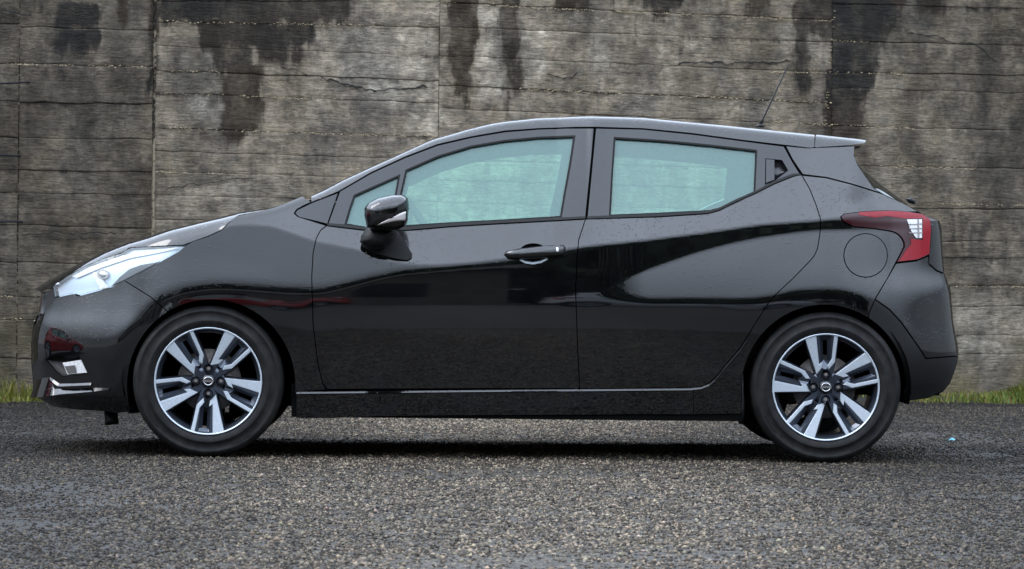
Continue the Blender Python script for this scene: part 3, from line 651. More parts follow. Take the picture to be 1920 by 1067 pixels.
    def plate(name, poly, m, parent, d0, thick, ang, grow=0.0):
        pl = np.array(poly, float) / 365
        if grow: pl = shrink(pl, -grow)
        ca, sa = math.cos(ang), math.sin(ang); n = len(pl); V = []
        def tr(q, dd):
            x, y = q; d = depth(x, y) + dd; X = x * ca - y * sa; Y = x * sa + y * ca
            return (X * RR, d, Y * RR)
        ch = shrink(pl, 0.006)
        big = shrink(pl, -0.03 if thick > .01 else -0.004)
        V = [tr(q, d0) for q in ch] + [tr(q, d0 + .0015) for q in pl] + [tr(q, d0 + thick) for q in big]
        Fc = [tuple(range(n))]
        for k in (0, 1):
            for i in range(n): j = (i + 1) % n; Fc.append((k * n + i, (k + 1) * n + i, (k + 1) * n + j, k * n + j))
        return mesh_obj(name, V, Fc, m, parent, smooth=False)
    WIDE = [(-142, 338), (-66, 359), (-45, 152), (-22, 172), (-25, 133), (-60, 88)]
    THIN = [(60, 360), (84, 355), (62, 168), (22, 120), (14, 146), (42, 190)]
    WB = [(-142, 332), (-40, 350), (-34, 160), (-8, 60), (-30, 30), (-62, 84)]
    TB = [(38, 350), (88, 346), (64, 166), (40, 60), (14, 40), (10, 120), (36, 190)]
    def make_wheel(cxw, czw, ang0):
        # barrel
        wh = lathe('wheel', [(RR * .985, .007), (RR * .955, .012), (RR * .925, .028), (RR * .905, .032), (RR * .89, .060), (RR * .87, .185), (RR * .91, .195)], RIMPAINT, car)
        wh.location = (cxw, -.86, czw)
        tp = [(RR * .99, .012), (RR * 1.02, .004), (.238, -.001), (.246, -.0035), (.252, -.0035), (.253, -.0015), (.268, -.002), (.283, .002), (.284, .0005), (.292, .004), (.3035, .014), (.3085, .026), (.3092, .06)]
        tp2 = [(r, .205 - y) for r, y in tp[::-1]]
        gro = [(.3092, .060), (.3035, .061), (.3035, .066), (.3092, .067), (.3096, .098), (.3035, .099), (.3035, .106), (.3096, .107), (.3092, .138), (.3035, .139), (.3035, .144), (.3092, .145)]
        lathe('tyre', tp[:-1] + gro + tp2[1:], TYRE, wh, n=128)
        V = []; Fc = []; g_ = np.random.default_rng(5)      # raised marks moulded into the sidewall
        for a0_ in (.35, 1.9, 3.6, 5.1):
            a_ = a0_
            for _k in range(8):
                w_ = g_.uniform(.018, .034); b_ = len(V)
                for (aa, r_) in ((a_, .266), (a_ + w_, .266), (a_ + w_, .278), (a_, .278)): V.append((r_ * math.cos(aa), -.0016, r_ * math.sin(aa)))
                for (aa, r_) in ((a_, .266), (a_ + w_, .266), (a_ + w_, .278), (a_, .278)): V.append((r_ * math.cos(aa), .002, r_ * math.sin(aa)))
                Fc += [(b_, b_ + 1, b_ + 2, b_ + 3)] + [(b_ + i, b_ + 4 + i, b_ + 4 + (i + 1) % 4, b_ + (i + 1) % 4) for i in range(4)]
                a_ += w_ + .012
        tag(mesh_obj('sidewall_relief', V, Fc, TYRE, wh, smooth=False), kind='stuff')
        lathe('rim_lip', [(RR * 1.0, .010), (RR * 1.0, .0035), (RR * .992, .002), (RR * .975, .003), (RR * .965, .009)], ALU, wh)
        lathe('brake_disc', [(.0, .075), (.05, .075), (.055, .085), (.130, .085), (.130, .105), (.0, .105)], DISC, wh, n=48)
        lathe('wheel_hub', [(.0, .030), (RR * .20, .026), (RR * .30, .030), (RR * .33, .045), (RR * .33, .08)], RIMPAINT, wh, n=32)
        for k in range(5):
            a = ang0 + k * math.radians(72)
            plate('spoke', WIDE, ALU, wh, 0.0, .0032, a)
            plate('spoke', THIN, ALU, wh, 0.0, .0032, a)
            plate('spoke_body', WB, RIMPAINT, wh, 0.003, .035, a, .004)
            plate('spoke_body', TB, RIMPAINT, wh, 0.003, .035, a, .004)
            # tray between the two arms with a slot
            out = resample([(-64, 352), (0, 362), (62, 354), (42, 190), (20, 120), (-25, 120), (-45, 152)], 20); slot = resample([(-18, 318), (12, 318), (12, 186), (-12, 186)], 20)
            v2, t_ = fill([out, slot], 400)
            isl = np.array([min(np.hypot(*(slot - q).T)) < 2 for q in v2]); V = []
            for q, s_ in zip(v2 / 365, isl):
                d = depth(*q) + (.024 if s_ else .004); V.append(((q[0] * math.cos(a) - q[1] * math.sin(a)) * RR, d, (q[0] * math.sin(a) + q[1] * math.cos(a)) * RR))
            mesh_obj('spoke_web', V, t_, RIMPAINT, wh, smooth=False)
        for k in range(4):
            a = math.pi / 2 * k
            nx, nz = math.cos(a) * RR * .232, math.sin(a) * RR * .232
            o = lathe('bolt_hole', [(RR * .086, .012), (RR * .078, .0105), (RR * .070, .013), (RR * .066, .030), (0, .030)], DARK, wh, n=20); o.location = (nx, 0, nz)
            o = lathe('lug_nut', [(0, .019), (RR * .030, .019), (RR * .042, .021), (RR * .044, .030)], DISC, wh, n=6, smooth=False); o.location = (nx, 0, nz)
        hc = lathe('hub_cap', [(0, .012), (RR * .10, .013), (RR * .118, .016), (RR * .125, .022), (RR * .125, .03)], SATIN, wh, n=32)
        V = []; Fc = []                         # emblem: ring broken by a bar
        ring = [(math.cos(t_) * RR * .082, .010, math.sin(t_) * RR * .074) for t_ in np.linspace(0, 2 * math.pi, 29)[:-1]]
        tube('emblem_ring', ring, RR * .011, CHROME, wh, n=6, closed=True)
        bw, bh = RR * .105, RR * .020
        mesh_obj('emblem_bar', [(-bw, .0085, -bh), (bw, .0085, -bh), (bw, .0085, bh), (-bw, .0085, bh), (-bw, .013, -bh), (bw, .013, -bh), (bw, .013, bh), (-bw, .013, bh)],
                 [(0, 1, 2, 3), (0, 4, 5, 1), (1, 5, 6, 2), (2, 6, 7, 3), (3, 7, 4, 0)], CHROME, wh, smooth=False)
        return wh
    fw = make_wheel(fx, .309, math.radians(49 - 90)); rw_ = make_wheel(rx, .309, math.radians(91 - 90))
    # raise the look of the front wheel's slight steer
    sides.extend([fw, rw_])
    # ---------------- mirror everything to the far side
    for o in list(sides):
        copy_tree(o, car, mirror=True)
    return car
def copy_tree(o, parent=None, mirror=False, swap=None):
    c = o.copy(); COL.objects.link(c)
    if parent is not None: c.parent = parent
    if mirror:
        c.scale = (c.scale[0], -c.scale[1], c.scale[2]); l = c.location; c.location = (l[0], -l[1], l[2])
    if swap and c.type == 'MESH':
        for s in c.material_slots:
            if s.material == PAINT: s.link = 'OBJECT'; s.material = swap
    for ch in list(o.children): copy_tree(ch, c, swap=swap)
    return c
car = build_car()
tag(car, 'wet black five-door hatchback parked side-on in front of the stained concrete wall', 'car')

# cars, building and trees that stand around the yard and show in the black paint
for loc, rz, sw, lab in (((-6.2, -0.6, 0), 1.45, RED_PAINT, 'red hatchback parked beyond the nose of the black car'),
                         ((-9.5, -33, 0), 0.05, WHITE_PAINT, 'white hatchback parked in the row across the yard'),
                         ((-3.6, -34, 0), -0.05, RED_PAINT, 'red hatchback parked in the row across the yard, in front of the long low building'),
                         ((3.4, -33.5, 0), 3.1, SILVER_PAINT, 'silver hatchback parked in the row across the yard, facing the other way')):
    c = copy_tree(car, swap=sw); c.location = loc; c.rotation_euler = (0, 0, rz); tag(c, lab, 'car', 'cars parked around the yard')

# ------------------------------------------------------------------ ground
def ground_mat():
    m, t, b = mat('worn_asphalt'); lk = t.links.new
    tc = N(t, 'ShaderNodeTexCoord')
    v = N(t, 'ShaderNodeTexVoronoi'); v.inputs['Scale'].default_value = 95; lk(tc.outputs['Object'], v.inputs['Vector'])
    v2 = N(t, 'ShaderNodeTexVoronoi'); v2.inputs['Scale'].default_value = 230; lk(tc.outputs['Object'], v2.inputs['Vector'])
    n1 = N(t, 'ShaderNodeTexNoise'); n1.inputs['Scale'].default_value = 1.1; n1.inputs['Detail'].default_value = 8; n1.inputs['Roughness'].default_value = .65; lk(tc.outputs['Object'], n1.inputs['Vector'])
    se = N(t, 'ShaderNodeSeparateColor'); lk(v.outputs['Color'], se.inputs[0])
    cr = N(t, 'ShaderNodeValToRGB'); e = cr.color_ramp.elements
    e[0].position = 0.0; e[0].color = (.008, .008, .008, 1); e[1].position = 1; e[1].color = (.19, .168, .132, 1)
    for p_, c_ in ((.35, (.028, .0245, .019, 1)), (.7, (.062, .054, .042, 1)), (.9, (.11, .094, .072, 1))):
        q = e.new(p_); q.color = c_
    lk(se.outputs[0], cr.inputs[0])
    r = N(t, 'ShaderNodeMapRange'); r.inputs['From Min'].default_value = .3; r.inputs['From Max'].default_value = .68; r.inputs['To Min'].default_value = .42; r.inputs['To Max'].default_value = 1.2
    lk(n1.outputs['Fac'], r.inputs['Value'])
    da = N(t, 'ShaderNodeAttribute', attribute_name='vignette_damp'); dm = N(t, 'ShaderNodeMath', operation='MULTIPLY'); lk(r.outputs[0], dm.inputs[0]); lk(da.outputs['Fac'], dm.inputs[1])
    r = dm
    s = N(t, 'ShaderNodeVectorMath', operation='SCALE'); lk(cr.outputs[0], s.inputs[0]); lk(r.outputs[0], s.inputs['Scale']); lk(s.outputs[0], b.inputs['Base Color'])
    r2 = N(t, 'ShaderNodeMapRange'); r2.inputs['From Min'].default_value = .3; r2.inputs['From Max'].default_value = .65; r2.inputs['To Min'].default_value = .62; r2.inputs['To Max'].default_value = .9
    lk(n1.outputs['Fac'], r2.inputs['Value']); lk(r2.outputs[0], b.inputs['Roughness'])
    ad = N(t, 'ShaderNodeMath', operation='ADD'); lk(v.outputs['Distance'], ad.inputs[0]); lk(v2.outputs['Distance'], ad.inputs[1])
    bp = N(t, 'ShaderNodeBump', invert=True); bp.inputs['Strength'].default_value = .9; bp.inputs['Distance'].default_value = .006
    lk(ad.outputs[0], bp.inputs['Height']); lk(bp.outputs[0], b.inputs['Normal'])
    return m
def gz(x, y):
    near = np.exp(-((np.abs(x) / 9) ** 4)) * np.exp(-(((y + 1) / 14) ** 4))
    track = 1 - np.exp(-((y + .86) / .25) ** 2) - np.exp(-((y - .86) / .25) ** 2)
    h = (fbm(x * 1.3, y * 1.0, 5, 4) - .5) * .030 + (fbm(x * 9, y * 6, 9, 3) - .5) * .014
    return (h * np.clip(track, 0.0, 1) - .004) * near
def VIGNETTE_DAMP(x, y):      # lens vignette painted into ground colour, darker to both sides, plus random damp patches
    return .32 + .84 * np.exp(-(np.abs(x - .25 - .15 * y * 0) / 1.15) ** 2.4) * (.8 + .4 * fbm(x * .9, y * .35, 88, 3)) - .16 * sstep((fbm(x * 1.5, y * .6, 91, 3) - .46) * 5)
gx = np.concatenate([[-150, -80, -40, -20, -12, -8], np.arange(-5, 5.01, .05), [8, 12, 20, 40, 80, 150]])
gy = np.concatenate([[-150, -80, -45, -25, -15, -10], np.arange(-8, 9.51, .06), [12, 16, 25, 45, 80, 150]])
X, Y = np.meshgrid(gx, gy); Z = gz(X, Y)
nx, ny = len(gx), len(gy); idx = np.arange(nx * ny).reshape(ny, nx)
q = np.stack([idx[:-1, :-1], idx[:-1, 1:], idx[1:, 1:], idx[1:, :-1]], -1).reshape(-1, 4)
me = bpy.data.meshes.new('ground'); me.vertices.add(nx * ny); me.vertices.foreach_set('co', np.stack([X, Y, Z], -1).ravel())
me.loops.add(q.size); me.loops.foreach_set('vertex_index', q.ravel()); me.polygons.add(len(q)); me.polygons.foreach_set('loop_start', np.arange(0, q.size, 4)); me.polygons.foreach_set('loop_total', np.full(len(q), 4))
me.update(calc_edges=True); me.polygons.foreach_set('use_smooth', [True] * len(q)); me.materials.append(ground_mat())
fa = me.attributes.new('vignette_damp', 'FLOAT', 'POINT'); fa.data.foreach_set('value', VIGNETTE_DAMP(X.ravel(), Y.ravel()))  # painted vignette and damp patches, stored per vertex
tag(link(bpy.data.objects.new('ground', me)), 'worn wet dark grey asphalt yard', None, kind='structure')

# loose chippings standing proud of the asphalt
def stones(name, n, smin, smax, seed, lo=.009, hi=.22, dmin=9.9, dmax=23.2, tint=.035):
    g = np.random.default_rng(seed)
    d = np.sqrt(g.uniform(dmin ** 2, dmax ** 2, n)); px = g.uniform(-60, 1980, n)
    x = (px - 833) / F * d; y = CAM[1] + d
    wall_y = WY(x) - .05
    k = (y < wall_y); dens = fbm(x * 1.7, y * 1.1, seed + 3, 4); k &= g.uniform(0, 1, n) < np.clip((dens - .18) * 4, .25, 1)
    x, y = x[k], y[k]; n = len(x)
    base = np.array([(1, 0, 0), (-1, 0, 0), (0, 1, 0), (0, -1, 0), (0, 0, 1), (0, 0, -1)], float)
    tri = np.array([(0, 2, 4), (2, 1, 4), (1, 3, 4), (3, 0, 4), (2, 0, 5), (1, 2, 5), (3, 1, 5), (0, 3, 5)])
    s = np.exp(g.uniform(math.log(smin), math.log(smax), n))
    V = base[None] * (s[:, None, None] * np.stack([g.uniform(.7, 1.4, n), g.uniform(.7, 1.3, n), g.uniform(.45, .9, n)], 1)[:, None, :])
    V += g.normal(0, .22, V.shape) * s[:, None, None]
    a = g.uniform(0, 6.28, n); ca, sa = np.cos(a)[:, None], np.sin(a)[:, None]
    V = np.stack([V[..., 0] * ca - V[..., 1] * sa, V[..., 0] * sa + V[..., 1] * ca, V[..., 2]], -1)
    V += np.stack([x, y, gz(x, y) + s * .12], 1)[:, None, :]
    T = tri[None] + (np.arange(n) * 6)[:, None, None]
    me = bpy.data.meshes.new(name); me.vertices.add(n * 6); me.vertices.foreach_set('co', V.ravel())
    me.loops.add(T.size); me.loops.foreach_set('vertex_index', T.ravel()); me.polygons.add(n * 8)
    me.polygons.foreach_set('loop_start', np.arange(0, T.size, 3)); me.polygons.foreach_set('loop_total', np.full(n * 8, 3)); me.update(calc_edges=True)
    tone = np.exp(g.uniform(math.log(lo), math.log(hi), n)); patch = VIGNETTE_DAMP(x, y) * 1.1
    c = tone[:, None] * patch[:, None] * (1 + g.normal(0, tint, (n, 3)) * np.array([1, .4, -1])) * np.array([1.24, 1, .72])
    c = np.clip(c, .004, .7); c4 = np.concatenate([c, np.ones((n, 1))], 1)
    at = me.color_attributes.new('tone', 'FLOAT_COLOR', 'POINT'); at.data.foreach_set('color', np.repeat(c4, 6, axis=0).ravel())
    me.materials.append(STONE)
    return tag(link(bpy.data.objects.new(name, me)), kind='stuff')
def attr_mat(name, attr, rough, spec=.4, bumpsc=None, mul=1.0):
    m, t, b = mat(name); a = N(t, 'ShaderNodeAttribute', attribute_name=attr)
    t.links.new(a.outputs['Color'], b.inputs['Base Color']); b.inputs['Roughness'].default_value = rough; b.inputs['Specular IOR Level'].default_value = spec
    return m
STONE = attr_mat('chipping_stone', 'tone', .7, .22)

# ------------------------------------------------------------------ wall
WTH = math.atan(F / 16400.0) * .93
WD0 = 23.4                                              # distance along the view axis at the middle of the picture
P0 = CAM + np.array([_f[0], _f[1], 0]) * WD0
wd = np.array([math.cos(WTH - _yaw), math.sin(WTH - _yaw), 0]); wn = np.array([wd[1], -wd[0], 0])    # wn points to the camera
def WY(x): return P0[1] + (x - P0[0]) * wd[1] / wd[0]
def wall_uv(px, py):
    px = np.asarray(px, float); py = np.asarray(py, float)
    d = _f + R_ * ((px - 960) / F)[..., None] - U_ * ((py - 533.5) / F)[..., None]
    t = ((P0 - CAM) @ wn) / (d @ wn); P = CAM + d * t[..., None]
    return (P - P0) @ wd, P[..., 2]
def wp(s, z, out=0.0):
    s, z = np.broadcast_arrays(np.asarray(s, float), np.asarray(z, float)); out = np.broadcast_to(np.asarray(out, float), s.shape)
    return P0 * np.array([1, 1, 0]) + s[..., None] * wd + z[..., None] * np.array([0, 0, 1.0]) + out[..., None] * wn
STAINS = [  # x0 x1 y0 y1 strength brown
    (302, 470, -60, 38, 1.0, .2), (440, 655, -60, 42, .95, .5), (378, 480, 36, 95, .9, .6), (405, 478, 90, 135, .75, .6), (422, 492, 120, 262, .8, .8),
    (470, 585, 44, 92, .75, .4), (480, 535, 90, 122, .75, .6), (545, 575, 92, 115, .6, .6), (300, 330, 95, 160, .35, 0),
    (842, 890, -60, 120, 1.0, .9), (850, 884, 100, 175, .85, .9), (862, 880, 165, 200, .5, .8), (944, 974, -60, 110, 1.0, .6), (948, 974, 100, 190, .7, .7), (948, 968, 180, 230, .3, .8),
    (1045, 1105, -60, 14, .9, .8), (1205, 1278, -60, 20, .95, .4), (1218, 1242, 15, 48, .75, .6), (1150, 1215, -60, 8, .5, .4), (1400, 1450, -60, 28, .6, .8),
    (1488, 1560, -60, 40, .9, .6), (1492, 1550, 38, 72, .85, .6), (1494, 1518, 68, 120, .75, .5), (1486, 1516, 112, 172, .55, .4), (1552, 1682, -60, 50, 1.0, .25),
    (1552, 1668, 48, 80, 1.0, .35), (1555, 1642, 78, 135, 1.0, .2), (1546, 1638, 132, 172, .95, .25), (1546, 1622, 168, 205, .9, .5), (1542, 1612, 200, 262, .85, .7), (1725, 1768, -60, 28, .85, .6),
    (1640, 1700, -60, 10, .7, .8), (108, 188, 4, 52, .8, .1), (104, 192, 55, 98, .7, .1), (284, 300, -60, 66, .9, .7), (278, 292, 60, 200, .5, .3), (225, 246, -60, 50, .45, 1.4), (112, 135, 130, 165, .3, 0),
    (50, 90, -60, 20, .3, .2), (1690, 1760, 166, 176, .5, 1.2), (1850, 1920, 80, 92, .5, 1.2), (1780, 1830, 400, 470, .25, .3)]
LIMES = [(345, 412, 178, 238, .9), (330, 420, 100, 170, .35), (620, 820, 55, 104, .6), (640, 820, 108, 150, .8), (690, 820, 152, 192, .8), (760, 830, 190, 250, .7), (893, 945, 12, 190, .8), (972, 1022, 55, 150, 1.0), (1060, 1150, 20, 60, .4),
         (1102, 1142, 60, 140, .8), (1300, 1480, 190, 210, .4), (520, 600, 60, 90, .4), (1460, 1555, 45, 110, .6), (1520, 1556, 82, 112, .6), (1635, 1700, 85, 130, .5), (1635, 1670, 62, 80, .8), (200, 280, 0, 110, .45), (180, 250, 180, 260, .5),
         (290, 560, 330, 430, .4), (0, 80, 480, 560, .45), (1640, 1720, 318, 350, .6), (1770, 1930, 560, 680, .6), (1800, 1930, 480, 560, .3), (300, 400, 265, 330, .3)]
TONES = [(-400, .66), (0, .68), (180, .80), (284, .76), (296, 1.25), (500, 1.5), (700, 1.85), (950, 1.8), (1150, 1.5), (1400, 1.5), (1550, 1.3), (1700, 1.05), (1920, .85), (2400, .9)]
def boxes(px, py, L_, col):
    o = np.zeros_like(px)
    for bx in L_:
        x0, x1, y0, y1 = bx[:4]; wv = (vnoise(py / 22, px * 0 + x0, 3) - .5) * 14; wh = (vnoise(px / 13, px * 0 + y1, 5) - .5) * 22
        f = sstep((px + wv - x0) / 20 + .5) * sstep((x1 - px - wv) / 20 + .5) * sstep((py - y0) / 10 + .5) * sstep((y1 + wh - py) / 46 + .5)
        o = np.maximum(o, f * bx[4] * (bx[5] if col else 1))
    return o
def wall_mat():
    m, t, b = mat('stained_concrete'); lk = t.links.new
    uv = N(t, 'ShaderNodeUVMap', uv_map='wall')
    def noise(sc, det, stretch=(1, 1, 1), rough=.6, dist=0.0):
        mp = N(t, 'ShaderNodeMapping'); mp.inputs['Scale'].default_value = stretch; lk(uv.outputs[0], mp.inputs['Vector'])
        n = N(t, 'ShaderNodeTexNoise'); n.inputs['Scale'].default_value = sc; n.inputs['Detail'].default_value = det; n.inputs['Roughness'].default_value = rough; n.inputs['Distortion'].default_value = dist
        lk(mp.outputs[0], n.inputs['Vector']); return n.outputs['Fac']
    def rng_(s, a, c, d, e, smooth=True):
        r = N(t, 'ShaderNodeMapRange', interpolation_type='SMOOTHSTEP' if smooth else 'LINEAR'); r.inputs['From Min'].default_value = a; r.inputs['From Max'].default_value = c
        r.inputs['To Min'].default_value = d; r.inputs['To Max'].default_value = e; lk(s, r.inputs['Value']); return r.outputs[0]
    def mth(op, a, c):
        n = N(t, 'ShaderNodeMath', operation=op)
        for i, s in enumerate((a, c)):
            if isinstance(s, (int, float)): n.inputs[i].default_value = s
            else: lk(s, n.inputs[i])
        return n.outputs[0]
    def mix(f, a, c, blend='MIX'):
        n = N(t, 'ShaderNodeMix', data_type='RGBA', blend_type=blend)
        for i, s in ((0, f), (6, a), (7, c)):
            if isinstance(s, (int, float)): n.inputs[i].default_value = s
            elif isinstance(s, tuple): n.inputs[i].default_value = (*s, 1)
            else: lk(s, n.inputs[i])
        return n.outputs[2]
    at = N(t, 'ShaderNodeAttribute', attribute_name='marks'); sp = N(t, 'ShaderNodeSeparateColor'); lk(at.outputs['Color'], sp.inputs[0])
    stain, lime, brown = sp.outputs[0], sp.outputs[1], sp.outputs[2]
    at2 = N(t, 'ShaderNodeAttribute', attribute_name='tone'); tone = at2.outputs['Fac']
    big = noise(1.6, 6); mid = noise(7, 7, (1, 1.4, 1)); fine = noise(34, 6, (.5, 1.7, 1), .78); grain = noise(26, 5, (.16, 1.7, 1), .7, .4); drip = noise(13, 4, (1, .09, 1), .6); speck = noise(120, 3)
    base = mix(rng_(big, .35, .65, 0, 1), (.180, .144, .100), (.245, .200, .146))
    base = mix(rng_(mid, .42, .72, 0, .65), base, (.070, .064, .055))
    base = mix(rng_(drip, .5, .75, 0, .5), base, (.075, .068, .058))
    base = mix(rng_(noise(2.6, 4, (1, .35, 1), .55), .46, .66, 0, .6), base, (.062, .057, .050))
    base = mix(rng_(noise(3.4, 5, (1, .55, 1), .6), .54, .72, 0, .6), base, (.285, .240, .180))
    base = mix(rng_(grain, .48, .72, 0, .30), base, (.070, .062, .050))
    base = mix(rng_(fine, .56, .72, 0, .55), base, (.28, .262, .225))
    limef = mth('MULTIPLY', mth('ADD', mth('MULTIPLY', lime, 1.0), -.0), rng_(mid, .3, .62, 1, .25))
    base = mix(mth('MULTIPLY', limef, rng_(fine, .32, .62, .3, .95)), base, (.38, .34, .27))
    base = mix(rng_(noise(5, 5, (1, .5, 1)), .56, .74, 0, .45), base, (.16, .125, .075))
    wet = rng_(mth('ADD', mth('ADD', stain, mth('MULTIPLY', mth('ADD', noise(10, 7, (1.5, .28, 1), .7, .3), -.5), 1.5)), mth('MULTIPLY', mth('ADD', fine, -.5), 1.1)), .10, .56, 0, 1)
    wet = mth('MULTIPLY', wet, rng_(noise(6, 6, (1, .6, 1), .7), .34, .6, .72, 1.0))
    sc = mix(rng_(brown, .2, 1.0, 0, 1), (.012, .011, .010), (.034, .022, .012))
    sc = mix(rng_(fine, .5, .75, 0, .45), sc, (.070, .056, .038))
    crisp = mth('MULTIPLY', rng_(noise(50, 5, (.55, 1.7, 1), .8), .36, .64, .78, 1.26), rng_(noise(11, 7, (1, 1.25, 1), .72, .6), .36, .64, .72, 1.28))
    crisp = mth('MULTIPLY', crisp, rng_(noise(3.2, 6, (1.2, .8, 1), .6, .3), .36, .64, .72, 1.28))
    cs_ = N(t, 'ShaderNodeVectorMath', operation='SCALE'); lk(base, cs_.inputs[0]); lk(crisp, cs_.inputs['Scale']); base = cs_.outputs[0]
    su = N(t, 'ShaderNodeSeparateXYZ'); lk(uv.outputs[0], su.inputs[0])
    foot = mth('MULTIPLY', rng_(su.outputs[1], .08, .75, .75, 0), rng_(noise(2.3, 5, (1, 1.5, 1)), .38, .62, .1, 1))
    base = mix(foot, base, (.135, .112, .052))
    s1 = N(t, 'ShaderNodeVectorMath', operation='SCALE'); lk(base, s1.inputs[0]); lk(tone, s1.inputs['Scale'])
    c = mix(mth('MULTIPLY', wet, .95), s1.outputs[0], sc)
    c = mix(rng_(speck, .68, .76, 0, .5), c, (.40, .38, .33))
    lk(c, b.inputs['Base Color']); lk(rng_(wet, 0, 1, .9, .7), b.inputs['Roughness']); b.inputs['Specular IOR Level'].default_value = .2
    hgt = mth('ADD', mth('MULTIPLY', grain, .55), mth('ADD', mid, mth('MULTIPLY', fine, .8)))
    bp = N(t, 'ShaderNodeBump'); bp.inputs['Strength'].default_value = 1.0; bp.inputs['Distance'].default_value = .02; lk(hgt, bp.inputs['Height']); lk(bp.outputs[0], b.inputs['Normal'])
    return m
WALLM = wall_mat()
def joint_mat():
    m, t, b = mat('joint_crust'); lk = t.links.new
    tc = N(t, 'ShaderNodeTexCoord'); n = N(t, 'ShaderNodeTexNoise'); n.inputs['Scale'].default_value = 42; n.inputs['Detail'].default_value = 4; n.inputs['Roughness'].default_value = .8
    n2 = N(t, 'ShaderNodeTexNoise'); n2.inputs['Scale'].default_value = 2.2; n2.inputs['Detail'].default_value = 3
    lk(tc.outputs['Object'], n.inputs['Vector']); lk(tc.outputs['Object'], n2.inputs['Vector'])
    a = N(t, 'ShaderNodeMath', operation='MULTIPLY_ADD'); a.inputs[1].default_value = .8; lk(n2.outputs['Fac'], a.inputs[0]); lk(n.outputs['Fac'], a.inputs[2])
    cr = N(t, 'ShaderNodeValToRGB'); e = cr.color_ramp.elements; e[0].position = .86; e[0].color = (.018, .016, .013, 1); e[1].position = 1.0; e[1].color = (.42, .36, .25, 1)
    q_ = e.new(.93); q_.color = (.08, .06, .035, 1)
    lk(a.outputs[0], cr.inputs[0]); lk(cr.outputs[0], b.inputs['Base Color']); b.inputs['Roughness'].default_value = .9
    return m
JOINTM = joint_mat()
wall = empty('concrete_wall', tuple(P0 * np.array([1, 1, 0])))
tag(wall, 'tall board-marked concrete retaining wall with dark damp streaks behind the black car', 'wall')
TOPZ = 3.6
# sections: pixel x at top and bottom of the joint, rows of joints as (y at left end, y at right end)
SEC = [(-1500, 36, [(-215, -160), (-148, -95), (-85, -32), (-20, 45), (60, 119), (145, 191), (222, 258), (290, 319), (345, 362), (412, 422), (486, 493), (553, 557), (600, 600), (676, 673)]),
       (38, 288, [(-158, -150), (-93, -84), (-28, -18), (50, 57), (119.5, 126), (191.5, 195.5), (258, 262), (319, 323), (361, 367), (422, 430), (492, 497), (557, 560), (600, 602), (674, 674)]),
       (291, 822, [(-150, -138), (-95, -80), (-48, -34), (2, 4), (40, 51), (86, 105.5), (133, 152), (174, 193.5), (240, 258), (283, 300), (321, 337), (365, 379), (411, 423), (490, 498), (560, 565), (600, 603), (674, 672)]),
       (822, 1558, [(-138, -118), (-82, -60), (-34, -14), (5, 38), (49, 80), (104, 137), (160, 194), (203, 235), (258, 285), (300, 321), (338, 358), (380, 398), (424, 440), (498, 508), (565, 570), (603, 603), (672, 662)]),
       (1558, 3600, [(-118, -40), (-62, 5), (-14, 45), (7, 60), (77, 130), (136, 172), (165, 220), (236, 290), (311, 345), (390, 410), (451, 462), (483, 490), (536, 535), (575, 568), (632, 612), (668, 640)])]
